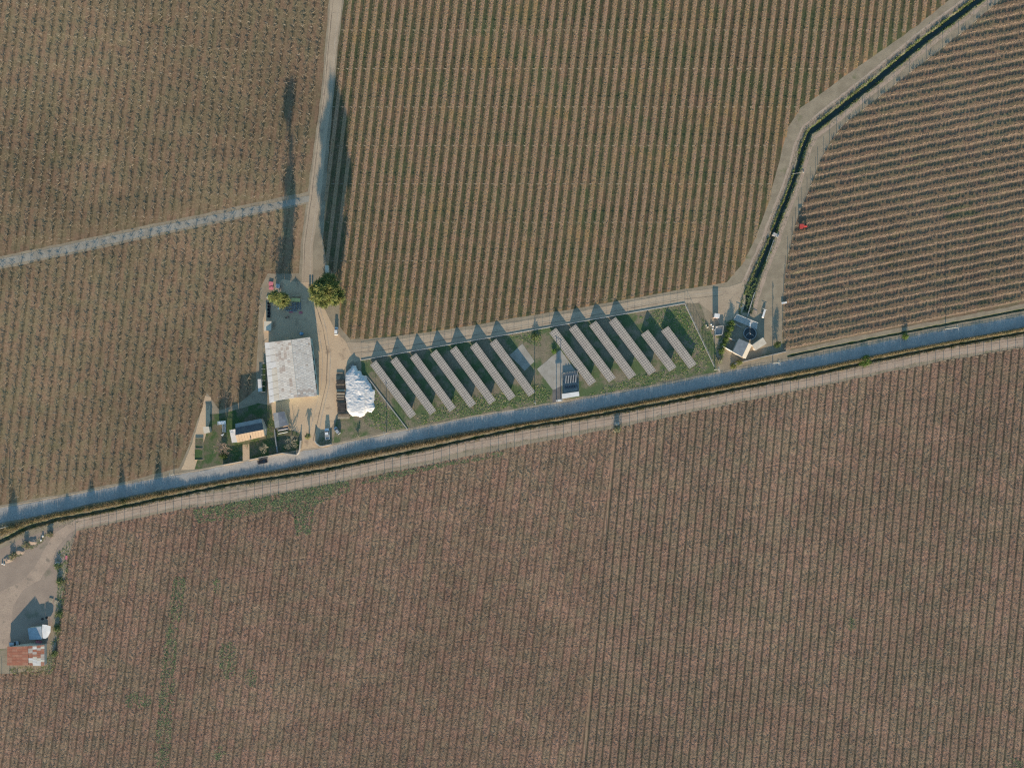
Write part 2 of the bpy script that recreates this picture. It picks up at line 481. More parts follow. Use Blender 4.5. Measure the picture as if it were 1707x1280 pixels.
# ------------------------------------------------------------------ the ground, one sheet with the ditches cut into it
ROAD_N = [(-300, 908), (0, 846), (117, 825), (211, 806), (320, 786), (398, 771), (472, 756), (546, 744), (644, 723), (720, 709), (778, 696), (926, 672), (1100, 642), (1240, 613), (1377, 589), (1513, 561), (1707, 525), (2000, 470)]
ROAD_N = [(x_, y_ + 1.2) for x_, y_ in ROAD_N]
ROAD_S = [(-300, 932), (0, 872), (70, 858), (164, 837), (234, 823), (320, 807), (398, 793), (472, 780), (546, 764), (644, 743), (720, 729), (803, 714), (926, 695), (1100, 661), (1240, 634), (1377, 608), (1486, 586), (1707, 545), (2000, 490)]
DITCH = [(-300, 975), (0, 902), (47, 879), (94, 866), (164, 853), (234, 838), (320, 820), (398, 805), (472, 794), (546, 782), (644, 761), (718, 746), (778, 733), (877, 712), (926, 704), (1024, 687), (1098, 673), (1240, 646), (1349, 625), (1459, 601), (1568, 579), (1678, 560), (2000, 500)]
TRACK = [(128, 874), (300, 837), (398, 824), (472, 811), (546, 795), (644, 774), (718, 760), (778, 743), (877, 726), (1024, 701), (1098, 686), (1240, 657), (1349, 637), (1459, 613), (1568, 590), (1705, 569), (2000, 512)]
CANAL = [(1900, -190), (1740, -80), (1629, 2), (1539, 69), (1467, 129), (1391, 189), (1350, 221), (1338, 249), (1327, 290), (1315, 323), (1301, 357), (1292, 381), (1284, 406), (1270, 437), (1258, 468), (1246, 500), (1243, 522)]
CANAL_W = [13, 13, 13, 13, 13, 13, 12, 11, 10.5, 10, 10, 10, 11, 12.5, 14, 17, 20]
DITCH_N = [(1312, 594), (1377, 580), (1513, 553), (1707, 516), (2000, 460)]

def resample(line, step):
    out = []
    for a, b in zip(line, line[1:]):
        L = math.hypot(b[0] - a[0], b[1] - a[1])
        k = max(1, int(L / step))
        for j in range(k):
            out.append((a[0] + (b[0] - a[0]) * j / k, a[1] + (b[1] - a[1]) * j / k))
    out.append(line[-1])
    return out

def offset_line(line, d):
    """offset to the left of travel (world), d per point, in px"""
    out = []
    n = len(line)
    for i in range(n):
        a = line[max(0, i - 1)]; b = line[min(n - 1, i + 1)]
        dx, dy = b[0] - a[0], b[1] - a[1]
        L = math.hypot(dx, dy)
        dd = d[i] if isinstance(d, (list, tuple)) else d
        out.append((line[i][0] + dy / L * dd, line[i][1] - dx / L * dd))
    return out

gv, ge, gz, gmask = [], [], [], []
def ring(points, z, close=False):
    i0 = len(gv)
    for p in points:
        w = P(*p)
        gv.append(Vector((w.x, w.y))); gz.append(z)
    n = len(points)
    for i in range(n - 1):
        ge.append((i0 + i, i0 + i + 1))
    if close:
        ge.append((i0 + n - 1, i0))
    return i0
B0 = 2600
for x, y in ((-B0, -B0), (B0, -B0), (B0, B0), (-B0, B0)):
    gv.append(Vector((x, y))); gz.append(0.0)
ge += [(0, 1), (1, 2), (2, 3), (3, 0)]
DITCH_POLYS = []
def cut_ditch(line, w, depth, seed, bw=0.35, jit=0.5):
    r = random.Random(seed)
    if not isinstance(w, (list, tuple)):
        w = [w] * len(line)
    # resample with widths
    L2, W2 = [], []
    for i in range(len(line) - 1):
        a, b = line[i], line[i + 1]
        L = math.hypot(b[0] - a[0], b[1] - a[1]); k = max(1, int(L / 7))
        for j in range(k):
            t = j / k
            L2.append((a[0] + (b[0] - a[0]) * t, a[1] + (b[1] - a[1]) * t)); W2.append(w[i] + (w[i + 1] - w[i]) * t)
    L2.append(line[-1]); W2.append(w[-1])
    lw = [q / 2 + r.uniform(-jit, jit) for q in W2]; rw = [q / 2 + r.uniform(-jit, jit) for q in W2]
    lip = offset_line(L2, lw) + offset_line(L2, [-q for q in rw])[::-1]
    ring(lip, 0.0, True)
    DITCH_POLYS.append([(P(*p).x, P(*p).y) for p in lip])
    bt = offset_line(L2, [q * bw for q in lw])[1:-1] + offset_line(L2, [-q * bw for q in rw])[1:-1][::-1]
    ring(bt, -depth, True)
    return L2, W2
cut_ditch(DITCH, [8, 8, 8, 7, 6, 6] + [5.5] * (len(DITCH) - 6), 0.9, 3, jit=1.1)
cl, cw = cut_ditch(CANAL, CANAL_W, 1.3, 4, bw=0.42, jit=1.3)
cut_ditch(DITCH_N, 4.5, 0.6, 5)
res = delaunay_2d_cdt(gv, ge, [], 0, 1e-5)
ov, of, orig = res[0], res[2], res[3]
zs = [gz[o[0]] if o else 0.0 for o in orig]
me = bpy.data.meshes.new("ground")
me.from_pydata([(v.x, v.y, z) for v, z in zip(ov, zs)], [], [tuple(f) for f in of])
me.materials.append(M['ground']); me.materials.append(M['ditch'])
for p_ in me.polygons:
    if min(zs[i] for i in p_.vertices) < -0.1:
        p_.material_index = 1
    if p_.normal.z < 0:
        p_.flip()
me.update()
ground = link("ground", me, None, "structure")
tag(ground, "dry grassy ground with ditches around the fields and road", "ground")

def strip(name, A, Bl, z, m, label, cat, jit=0.0, seed=1, step=10):
    r = random.Random(seed)
    A = resample(A, step)
    out = [(x, y + r.uniform(-jit, jit)) for x, y in A]
    Bq = resample(Bl, step)
    out2 = [(x, y + r.uniform(-jit, jit)) for x, y in Bq]
    return sheet(name, pts(out + out2[::-1]), z, m, label, cat)

strip("asphalt_road", ROAD_N, ROAD_S, 0.03, M['asphalt'], "worn grey asphalt road running across the whole picture", "road", 0.9, 2, 5)
strip("road_shoulder", [(x, y - 2.8) for x, y in ROAD_N], [(x, y - 0.1) for x, y in ROAD_N], 0.022, M['dirt'], "narrow pale dusty shoulder along the asphalt road", "road shoulder", 0.6, 3)
tk = [(x, y - 8) for x, y in TRACK]; tk2 = [(x, y + 7) for x, y in TRACK]
strip("farm_track", tk, tk2, 0.014, M['track'], "rosy dirt track between the roadside ditch and the lower field", "track", 0.7, 4)
# water in the canal
wl = offset_line(cl, [q * 0.27 for q in cw]); wr = offset_line(cl, [-q * 0.27 for q in cw])
sheet("canal_water", pts(wl + wr[::-1]), -0.95, M['water'], "dark still water in the canal", "water")
# canal tracks on both banks
bnk = offset_line(cl, [-(q / 2 + 5.0) for q in cw]); bnk2 = offset_line(cl, [-(q / 2 + 11) for q in cw])
sheet("canal_track", pts(rag_open(bnk, .4, 2) + rag_open(bnk2, .9, 3)[::-1]), 0.006, M['track'], "pale dirt track on the vineyard side of the canal", "track")
bnk = offset_line(cl, [(q / 2 + 3.5) for q in cw]); bnk2 = offset_line(cl, [(q / 2 + 9) for q in cw])
sheet("canal_bank", pts(rag_open(bnk, .4, 4) + rag_open(bnk2, .9, 5)[::-1]), 0.006, M['track'], "pale dirt bank between the canal and the right-hand field", "bank")
bnk = offset_line(cl, [-(q / 2 + .6) for q in cw]); bnk2 = offset_line(cl, [-(q / 2 + 4.6) for q in cw])
sheet("canal_berm", pts(rag_open(bnk, .4, 6) + rag_open(bnk2, .8, 7)[::-1]), 0.0072, M['bank'], "rough brown berm on the vineyard side of the canal", "bank")

M['rut'] = mat("worn_rut_soil", (0.235, 0.185, 0.135), (0.20, 0.155, 0.11), 0.4, fine=2, famp=0.3)
M['rut2'] = mat("packed_pale_rut", (0.42, 0.345, 0.26), (0.37, 0.30, 0.22), 0.4, fine=2, famp=0.2)
def rut(line, w, z, m, label, seed):
    ln = rag_open(resample(line, 9), .25, seed)
    rr_ = random.Random(seed)
    ww = [w / 2 * rr_.uniform(.35, 1.25) for _ in ln]
    sheet("wheel_rut", pts(offset_line(ln, ww) + offset_line(ln, [-q for q in ww])[::-1]), z, m, label, "wheel rut")
for k_, (dd, mm) in enumerate(((6.2, 'rut'), (9.6, 'rut2'))):
    rut(offset_line(cl, [-(q / 2 + dd) for q in cw]), 1.3, 0.0115, M[mm], "%s wheel rut on the canal track beside the upper field" % ("inner dark", "outer pale")[k_], 40 + k_)
    rut([(x, y - 4.2 + k_ * 7.4) for x, y in TRACK], 1.5, 0.0185, M[mm], "%s wheel rut on the farm track above the lower field" % ("upper dark", "lower pale")[k_], 42 + k_)
    rut([(x - 5.5 + k_ * 10, y) for x, y in [(560, -60), (561, 0), (553, 80), (546, 162), (537, 225), (525.5, 324), (513.5, 408), (512, 470)]], 1.4, 0.0165, M[mm], "%s wheel rut on the dirt road from the top" % ("left dark", "right pale")[k_], 44 + k_)
    rut([(590, 588 - k_ * 8), (640, 583.5 - k_ * 8), (760, 563.5 - k_ * 6), (860, 548.5 - k_ * 6), (980, 527.5 - k_ * 5), (1059, 512.5 - k_ * 5), (1139, 499 - k_ * 6), (1205, 492 - k_ * 6)], 1.3, 0.0225, M[mm], "%s wheel rut on the track above the solar panels" % ("lower dark", "upper pale")[k_], 46 + k_)
for k_, xx in enumerate((538, 546, 551)):
    rut([(xx - 22, 500), (xx - 8, 545), (xx, 590), (xx - 2, 640), (xx - 14, 690), (xx - 26 + k_ * 2, 735)], 1.6, 0.0125, M[('rut2', 'rut', 'rut2')[k_]], "%s wheel rut curving through the farmyard to the gate" % ("left pale", "middle dark", "right pale")[k_], 48 + k_)

# dirt road coming down from the top
NR_L = [(560, -60), (551, 0), (545, 80), (538, 164), (528, 230), (516, 324), (505, 408), (503, 470)]
NR_R = [(580, -60), (571, 0), (561, 80), (554, 160), (546, 220), (535, 324), (522, 408), (521, 470)]
sheet("dirt_road", pts(ragged(NR_L + NR_R[::-1], 0.5, 12, 6)), 0.012, M['dirt'], "pale dirt road coming down from the top to the farmyard", "road")
sheet("field_path", pts(ragged([(-60, 444), (0, 432), (230, 384), (516, 326), (514, 337), (232, 396), (0, 445), (-60, 457)], 0.6, 12, 7)), 0.016, M['gravel_path'], "narrow grey path crossing the upper left field", "path")
YARD = [(503, 470), (521, 470), (537, 505), (556, 545), (577, 570), (590, 600), (575, 612), (562, 640), (562, 694), (553, 712), (532, 722), (529, 742), (534, 752), (500, 759), (505, 738), (502, 720), (478, 716), (455, 700), (452, 672), (440, 560), (438, 535), (446, 500), (470, 466)]
sheet("yard", pts(ragged(YARD, 0.6, 9, 8)), 0.008, M['yard'], "pale dirt farmyard around the warehouse", "yard")
NT_T = [(577, 570), (614, 572), (759, 552), (860, 537), (980, 517), (1059, 501), (1139, 487), (1215, 478), (1240, 470)]
NT_B = [(590, 603), (602, 600), (845, 557.5), (1141, 505.5), (1165, 505), (1186, 520), (1203, 545), (1238, 520), (1243, 505)]
sheet("dirt_track", pts(ragged(NT_T + NT_B[::-1], 0.6, 9, 9)), 0.018, M['dirt'], "dirt track between the upper field and the solar panels", "track")
LOT = [(602, 600), (845, 557.5), (1141, 505.5), (1166, 506), (1188, 560), (1200, 618), (1100, 639), (926, 669), (720, 706), (644, 719), (556, 738), (560, 700), (600, 690)]
sheet("solar_lot", pts(ragged(LOT, 0.8, 9, 10)), 0.004, M['lot'], "weedy grass lot under the solar panels", "lot")
HUTYARD = [(-200, 960), (0, 915), (40, 896), (90, 880), (130, 868), (132, 876), (116, 905), (104, 940), (96, 985), (88, 1030), (80, 1075), (14, 1080), (-200, 1090)]
sheet("hut_yard", pts(ragged(HUTYARD, 1.2, 9, 11)), 0.005, M['hutyard'], "bare dirt yard in front of the red roofed hut", "yard")
HT = [(132, 862), (136, 876), (114, 890), (96, 912), (84, 942), (66, 966), (38, 984), (22, 1010), (16, 1060), (12, 1080), (-120, 1085), (-120, 1010), (0, 985), (30, 972), (58, 945), (74, 915), (90, 890), (112, 874)]
sheet("hut_track", pts(ragged(HT, 0.8, 8, 12)), 0.010, M['track'], "pale dirt track curving down to the red roofed hut", "track")
GARD = [(318, 742), (340, 690), (366, 690), (430, 672), (452, 676), (462, 700), (480, 716), (500, 722), (498, 756), (472, 754), (398, 769), (322, 783), (305, 783)]
sheet("garden", pts(ragged(GARD, 0.8, 9, 13)), 0.0062, M['garden'], "dark weedy garden around the house with grey roof", "garden")
DS = [(318, 745), (332, 700), (342, 660), (352, 662), (350, 700), (340, 735), (324, 783), (302, 784)]
sheet("garden_path", pts(ragged(DS, 0.8, 9, 14)), 0.0102, M['yard'], "dirt path leading from the road beside the garden", "path")

# ------------------------------------------------------------------ fields
F_A1 = [(-60, -60), (556, -60), (548, 0), (542, 80), (535, 160), (525, 230), (513, 320), (230, 379), (0, 428), (-60, 440)]
F_A2 = [(-60, 461), (0, 449), (232, 400), (510, 341), (501, 408), (498, 456), (447, 456), (434, 480), (430, 560), (426, 650), (402, 670), (366, 684), (345, 655), (330, 700), (314, 745), (298, 780), (211, 802), (117, 821), (0, 842), (-60, 854)]
F_B = [(584, -60), (574, 0), (563, 80), (556, 160), (549, 240), (543, 330), (538, 400), (545, 440), (566, 470), (566, 545), (584, 566), (640, 563), (760, 547), (860, 530), (980, 511), (1060, 496), (1140, 482), (1212, 471), (1238, 440), (1256, 405), (1280, 340), (1300, 268), (1312, 215), (1335, 180), (1430, 112), (1530, 42), (1590, -5), (1650, -60)]
F_C = [(1800, -60), (1740, -60), (1656, 10), (1602, 56), (1506, 130), (1408, 206), (1384, 236), (1364, 275), (1352, 308), (1332, 355), (1322, 390), (1312, 430), (1307, 470), (1305, 518), (1304, 580), (1318, 584), (1377, 571), (1513, 544), (1707, 507), (1800, 488)]
F_D1 = [(128, 884), (300, 849), (398, 836), (546, 807), (718, 773), (877, 741), (1028, 713), (968.5, 1340), (-60, 1340), (-60, 1122), (20, 1122), (84, 1116), (95, 1060), (104, 985), (112, 935)]
F_D2 = [(1024, 713.7), (1240, 669), (1459, 625), (1568, 602), (1707, 579), (1800, 561), (1800, 1340), (964, 1340)]

def post_mesh(h, arm=0.0, r=0.06, lean=0.0):
    b = MB()
    b.tube((0, 0, -0.2), (0, 0, h), r, r * 0.9, 5)
    if arm:
        b.box((0, 0, h - 0.08), (arm, 0.1, 0.07))
    return b.mesh("post", M['postw'])

def ridge_mesh(name, L, w, h, seed, m, x0=0.0):
    r = np.random.default_rng(seed)
    ny = 25; prof = [-1, -0.6, -0.2, 0.2, 0.6, 1]
    V = []
    for j in range(ny):
        y = L * j / (ny - 1)
        k = 0 if j in (0, ny - 1) else 1
        for q in prof:
            V.append((x0 + q * w / 2 + k * r.normal() * 0.07, y, -0.04 + (h * (1 - q * q) * (1 + k * r.normal() * 0.12))))
    n = len(prof)
    F = [(j * n + i, j * n + i + 1, (j + 1) * n + i + 1, (j + 1) * n + i) for j in range(ny - 1) for i in range(n - 1)]
    return np_mesh(name, V, F, None, [m])

def seg_A(seed):
    r = np.random.default_rng(seed)
    L = 12.0; a0, a1, rr = [], [], []
    for k in range(5):
        y = 1.2 + 2.4 * k + r.normal() * 0.15
        if r.random() < 0.05:
            continue
        top = np.array([r.normal() * 0.06, y, 1.05 + r.normal() * 0.1])
        a0.append((0, y, -0.05)); a1.append(top); rr.append(0.075)
        for q in range(6):
            az = r.choice([2.4, -0.75, 2.4, -0.75, 0.75, -2.4]) + r.normal() * 0.35
            ll = r.uniform(1.0, 2.1); e = r.uniform(-0.1, 0.35)
            a0.append(top + (r.normal() * 0.1, r.normal() * 0.2, 0)); a1.append(a0[-1] + ll * np.array([math.cos(az) * math.cos(e), math.sin(az) * math.cos(e), math.sin(e)])); rr.append(r.uniform(0.03, 0.05))
        for q in range(7):
            az = r.uniform(-math.pi, math.pi); ll = r.uniform(0.4, 1.1); e = r.uniform(-0.3, 0.7)
            a0.append(top + (r.normal() * 0.5, r.normal() * 0.7, r.normal() * 0.1)); a1.append(a0[-1] + ll * np.array([math.cos(az) * math.cos(e), math.sin(az) * math.cos(e), math.sin(e)])); rr.append(r.uniform(0.016, 0.03))
    a0 = np.array(a0); a1 = np.array(a1); rr = np.array(rr)
    V, F = canes(a0, a1, rr, rr * 0.55, r.normal(size=a0.shape) * 0.07)
    return np_mesh("canes", V, F, None, [M['caneA']])

def seg_B(seed):
    r = np.random.default_rng(seed)
    L = 12.0; a0, a1, rr = [], [], []
    for k in range(8):
        y = 0.75 + 1.5 * k + r.normal() * 0.1
        top = np.array([r.normal() * 0.05 - 1.15, y, 0.75 + r.normal() * 0.08])
        a0.append((-1.15, y, -0.05)); a1.append(top); rr.append(0.05)
        for q in range(6):
            az = r.uniform(-math.pi, math.pi); ll = r.uniform(0.35, 0.8); e = r.uniform(0.0, 1.2)
            a0.append(top + (r.normal() * 0.12, r.normal() * 0.4, 0)); a1.append(a0[-1] + ll * np.array([math.cos(az) * math.cos(e), math.sin(az) * math.cos(e), math.sin(e)])); rr.append(r.uniform(0.016, 0.03))
    a0 = np.array(a0); a1 = np.array(a1); rr = np.array(rr)
    V1, F1 = canes(a0, a1, rr, rr * 0.6)
    n = 130
    C = np.stack([r.normal(size=n) * 0.42, r.uniform(0, L, n), np.full(n, 0.10) + r.uniform(0, 0.08, n)], 1)
    D = np.stack([r.normal(size=n), r.normal(size=n), np.abs(r.normal(size=n)) * 0.1], 1)
    V2, F2 = blades(C, D, r.uniform(0.15, 0.4, n), r.uniform(0.08, 0.2, n))
    V, F, Mi = join((V1, F1, 0), (V2, F2, 1))
    k = len(F1)
    Mi[k:] = r.choice([1, 1, 2, 2, 3], size=n)
    return np_mesh("canes", V, F, Mi, [M['caneB'], M['litter'], M['leaf_or'], M['leaf_gr']])

def seg_C(seed):
    r = np.random.default_rng(seed)
    L = 12.0; a0, a1, rr = [], [], []
    for k in range(8):
        y = 0.75 + 1.5 * k + r.normal() * 0.12
        top = np.array([r.normal() * 0.08, y, 0.4 + r.normal() * 0.06])
        a0.append((0, y, -0.05)); a1.append(top); rr.append(0.055)
        for q in range(20):
            az = r.normal() * 1.0 + 0.6; ll = r.uniform(0.5, 1.5); e = r.uniform(0.0, 0.8)
            a0.append(top + (r.normal() * 0.1, r.normal() * 0.2, 0)); a1.append(a0[-1] + ll * np.array([-math.cos(az) * math.cos(e) * 0.8, math.sin(az) * math.cos(e), math.sin(e) * 0.7])); rr.append(r.uniform(0.028, 0.06))
    a0 = np.array(a0); a1 = np.array(a1); rr = np.array(rr)
    V, F = canes(a0, a1, rr, rr * 0.6, r.normal(size=a0.shape) * 0.05)
    return np_mesh("canes", V, F, None, [M['caneC']])

def seg_D(seed):
    r = np.random.default_rng(seed)
    L = 12.0; n = 130
    x = r.uniform(-1.2, 1.2, n); y = r.uniform(0, L, n)
    z = 0.03 + 0.12 * r.random(n) ** 2
    a0 = np.stack([x, y, z], 1)
    az = r.uniform(-math.pi, math.pi, n); e = np.abs(r.normal(size=n)) * 0.13; ll = r.uniform(0.4, 1.1, n)
    a1 = a0 + ll[:, None] * np.stack([np.cos(az) * np.cos(e), np.sin(az) * np.cos(e), np.sin(e)], 1)
    rr = r.uniform(0.02, 0.045, n)
    ty = np.arange(8) * 1.5 + 0.6
    t0 = np.stack([np.zeros(8), ty, np.full(8, -0.05)], 1); t1 = t0 + np.array([[0, 0, 0.25]])
    V1, F1 = canes(a0, a1, rr, rr * 0.6, r.normal(size=a0.shape) * 0.05)
    V2, F2 = canes(t0, t1, 0.06, 0.05)
    V, F, Mi = join((V1, F1, 0), (V2, F2, 0))
    Mi[:len(F1)] = np.repeat((r.random(n) < 0.15).astype(int), 6)
    return np_mesh("canes", V, F, Mi, [M['caneD'], M['caneD2']])

def plant(fname, poly, ang, spacing, off, name, label, group, segs, zsoil, soil, soil_label, cat, post=None, post_lines=None, ridges=None, end_post=None, skip=0.0, seed=1, rowname="row"):
    r = random.Random(seed)
    sheet(fname, pts(ragged(poly, 0.8, 14, seed)), zsoil, soil, soil_label, "field")
    W = [(P(*q).x, P(*q).y) for q in poly]
    a = R(ang)
    d = (math.sin(a), math.cos(a)); n = (math.cos(a), -math.sin(a))
    us = [q[0] * n[0] + q[1] * n[1] for q in W]
    k0, k1 = math.ceil((min(us) - off) / spacing), math.floor((max(us) - off) / spacing)
    rz = math.atan2(-d[0], d[1])
    cnt = 0
    for k in range(k0, k1 + 1):
        u = off + k * spacing
        ts = []
        for i in range(len(W)):
            p, q = W[i - 1], W[i]
            up, uq = p[0] * n[0] + p[1] * n[1] - u, q[0] * n[0] + q[1] * n[1] - u
            if (up > 0) != (uq > 0):
                f = up / (up - uq)
                x, y = p[0] + (q[0] - p[0]) * f, p[1] + (q[1] - p[1]) * f
                ts.append(x * d[0] + y * d[1])
        ts.sort()
        for t0, t1 in zip(ts[::2], ts[1::2]):
            t0 += r.uniform(0.2, 1.0); t1 -= r.uniform(0.2, 1.0)
            if t1 - t0 < 5:
                continue
            o = thing(name, label, cat, (n[0] * u + d[0] * t0, n[1] * u + d[1] * t0, zsoil), rz, group)
            cnt += 1
            ns = max(1, round((t1 - t0) / 12.0)); sc = (t1 - t0) / ns / 12.0
            for j in range(ns):
                if r.random() < skip:
                    continue
                c = link("canes", r.choice(segs), o, "stuff")
                c.location = (0, j * 12 * sc, 0); c.scale = (1, sc, r.uniform(0.9, 1.1))
                if ridges:
                    c = link("soil_ridge", r.choice(ridges), o)
                    c.location = (0, j * 12 * sc, 0); c.scale = (1, sc, 1)
            if post and post_lines:
                m, c0, iv = post_lines
                dm = d[0] * m[0] + d[1] * m[1]; nm = n[0] * m[0] + n[1] * m[1]
                v0, v1 = sorted(((t0 * dm + u * nm - c0) / iv, (t1 * dm + u * nm - c0) / iv))
                for q in range(math.ceil(v0), math.floor(v1) + 1):
                    t = (c0 + q * iv - u * nm) / dm
                    c = link("post", post, o)
                    c.location = (post_lines_x.get(name, 0.0), t - t0, 0)
            if end_post:
                c = link("end_post", end_post, o)
                c.location = (0, -0.4 if name == 'ridge_row' else t1 - t0 + 0.1, 0)
    return cnt
post_lines_x = {"vine_row": -1.15}

SA, SB, SC, SD = 14.8 * S, 14.65 * S, 15.1 * S, 13.1 * S
OA = P(49, 0).x * math.cos(R(7.3)) - P(49, 0).y * math.sin(R(7.3))
OB = P(731, 245).x * math.cos(R(7.0)) - P(731, 245).y * math.sin(R(7.0))
angC = 90 - 11.6
pc = P(1387, 241)
OC = pc.x * math.cos(R(angC)) - pc.y * math.sin(R(angC))
pd = P(1036, 712)
OD = pd.x * math.cos(R(5.4)) - pd.y * math.sin(R(5.4))
soilA = field_mat("upper_left_soil", 7.3, SA, OA, (0.13, 0.102, 0.066), (0.15, 0.117, 0.075), (0.215, 0.16, 0.106), (0.19, 0.145, 0.094), 0.15, (0.12, 0.12, 0.055), (0.6, 0.75))  # row strips darkened: the vines' shadow is painted into the soil
soilB = field_mat("upper_field_soil", 7.0, SB, OB, (0.335, 0.205, 0.12), (0.29, 0.20, 0.105), (0.078, 0.084, 0.045), (0.115, 0.086, 0.056), 0.21, (0.06, 0.085, 0.035), (0.5, 0.65), 0.12)
soilC = field_mat("right_field_soil", angC, SC, OC, (0.215, 0.17, 0.12), (0.19, 0.16, 0.10), (0.185, 0.138, 0.098), (0.15, 0.12, 0.08), 0.2, (0.08, 0.10, 0.04), (0.56, 0.7), 0.12)
soilD1 = field_mat("lower_left_soil", 7.4, SD, OD, (0.28, 0.185, 0.13), (0.255, 0.173, 0.122), (0.095, 0.072, 0.054), (0.145, 0.107, 0.079), 0.36, (0.13, 0.12, 0.06), (0.6, 0.75), 0.15)  # alleys dark as moist soil, with shade between the rows painted in
soilD2 = field_mat("lower_right_soil", 5.4, SD, OD, (0.278, 0.187, 0.131), (0.256, 0.177, 0.125), (0.06, 0.056, 0.043), (0.092, 0.076, 0.055), 0.365, (0.14, 0.125, 0.065), (0.62, 0.76), 0.12)  # same here: moist alley soil plus painted shade between rows

segA = [seg_A(10 + i) for i in range(6)]
segB = [seg_B(20 + i) for i in range(6)]
segC = [seg_C(30 + i) for i in range(5)]
segD = [seg_D(40 + i) for i in range(7)]
ridB = [ridge_mesh("soil_ridge", 12.0, 1.7, 0.16, 50 + i, M['litter']) for i in range(4)]
ridC = [ridge_mesh("soil_ridge", 12.0, 1.5, 0.11, 60 + i, M['ridgeC']) for i in range(4)]
postA = post_mesh(1.6, 1.1, 0.05)
postB = post_mesh(1.2, 1.3, 0.05)
postE = post_mesh(1.75, 0.0, 0.10)

mA = (math.sin(R(4.6)), math.cos(R(4.6)))
pa = P(20, 104)
plA = (mA, pa.x * mA[0] + pa.y * mA[1], 12.0)
plB = ((0.0, 1.0), P(0, 181).y, 63.8 * S)
ROWCOUNT = {}
ROWCOUNT['A1'] = plant("upper_left_field", F_A1, 7.3, SA, OA, "bare_vine_row", "row of bare pale-branched vines in the upper left field, above the grey path", "vine rows above the grey path", segA, 0.004, soilA, "brown soil of the upper left field above the grey path", "vine row", postA, plA, None, seed=21)
ROWCOUNT['A2'] = plant("left_field", F_A2, 7.3, SA, OA, "bare_vine_row", "row of bare pale-branched vines between the grey path and the road, left of the warehouse", "vine rows below the grey path", segA, 0.004, soilA, "brown soil of the left field below the grey path", "vine row", postA, plA, None, seed=22)
ROWCOUNT['B'] = plant("upper_field", F_B, 7.0, SB, OB, "vine_row", "vine row on a tan leaf-strewn strip in the green striped upper field", "vine rows in the striped upper field", segB, 0.002, soilB, "striped tan and green soil of the upper middle field", "vine row", postB, plB, ridB, seed=23)
ROWCOUNT['C'] = plant("right_field", F_C, angC, SC, OC, "ridge_row", "nearly level row of bushy bare vines on a ridge in the right-hand field", "vine rows in the right-hand field", segC, 0.002, soilC, "brown ridged soil of the right-hand field", "vine row", None, None, ridC, postE, seed=24)
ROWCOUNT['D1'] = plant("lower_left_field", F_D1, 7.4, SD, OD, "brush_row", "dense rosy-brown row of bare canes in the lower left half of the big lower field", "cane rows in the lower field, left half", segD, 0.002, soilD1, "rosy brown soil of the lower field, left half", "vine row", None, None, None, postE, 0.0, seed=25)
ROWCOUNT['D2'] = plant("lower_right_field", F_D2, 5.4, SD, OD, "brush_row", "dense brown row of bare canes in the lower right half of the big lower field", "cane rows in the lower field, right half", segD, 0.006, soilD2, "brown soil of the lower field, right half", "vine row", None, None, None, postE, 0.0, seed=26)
print("ROWS", ROWCOUNT)

# ------------------------------------------------------------------ builders for things
def loc_of(px, py, h=0.0):
    p = P(px, py, h)
    return Vector((p.x, p.y, 0.0))

def rel(o, p):
    """world point -> the thing's own frame (things that are only moved)"""
    return Vector(p) - o.location

def sheet_roof(parent, A, B_, C, D, nu, nv, mats, name="roof_sheet", stagger=True, thick=0.035, seed=1, lift=0.035):
    """rectangular roof slope A(ridge,start) B(eave,start) C(eave,end) D(ridge,end) laid with single sheets"""
    r = random.Random(seed)
    A, B_, C, D = map(Vector, (A, B_, C, D))
    nrm = (B_ - A).cross(D - A).normalized()
    if nrm.z < 0:
        nrm = -nrm
    def q(u, v):
        return (A * (1 - u) + B_ * u) * (1 - v) + (D * (1 - u) + C * u) * v
    for i in range(nu):
        u0, u1 = i / nu, min(1.0, (i + 1.08) / nu)
        sh = 0.5 * (i % 2) if stagger else 0.0
        j = -sh
        while j < nv - 1e-6:
            v0, v1 = max(0, j) / nv, min(nv, j + 0.955) / nv
            j += 1
            if v1 - v0 < 0.15 / nv:
                continue
            l0 = 0.02 + lift * r.random(); l1 = l0 + 0.03
            c = [q(u0, v0) + nrm * l0, q(u1, v0) + nrm * l1, q(u1, v1) + nrm * (l1 + r.uniform(-.01, .01)), q(u0, v1) + nrm * l0]
            c = [p - parent.location for p in c]
            b = MB()
            top = [p + nrm * thick for p in c]
            b.add(c + top, [(3, 2, 1, 0), (4, 5, 6, 7), (0, 1, 5, 4), (1, 2, 6, 5), (2, 3, 7, 6), (3, 0, 4, 7)])
            m = mats(i, j, u0, v0, r) if callable(mats) else r.choice(mats)
            b.build(name, m, parent)

def slab(parent, c4, thick, m, name):
    c = [Vector(p) - parent.location for p in c4]
    nrm = (c[1] - c[0]).cross(c[3] - c[0]).normalized()
    if nrm.z < 0:
        nrm = -nrm
    lo = [p - nrm * thick for p in c]
    b = MB()
    b.add(lo + c, [(3, 2, 1, 0), (4, 5, 6, 7), (0, 1, 5, 4), (1, 2, 6, 5), (2, 3, 7, 6), (3, 0, 4, 7)])
    return b.build(name, m, parent)

def walls(parent, foot, tops, m, name="wall", inset=0.0):
    """foot: list of (x,y) world; tops: list of heights"""
    cx = sum(p[0] for p in foot) / len(foot); cy = sum(p[1] for p in foot) / len(foot)
    f = [((p[0] - cx) * (1 - inset) + cx - parent.location.x, (p[1] - cy) * (1 - inset) + cy - parent.location.y) for p in foot]
    b = MB()
    b.prism(f, -0.05, tops)
    return b.build(name, m, parent)

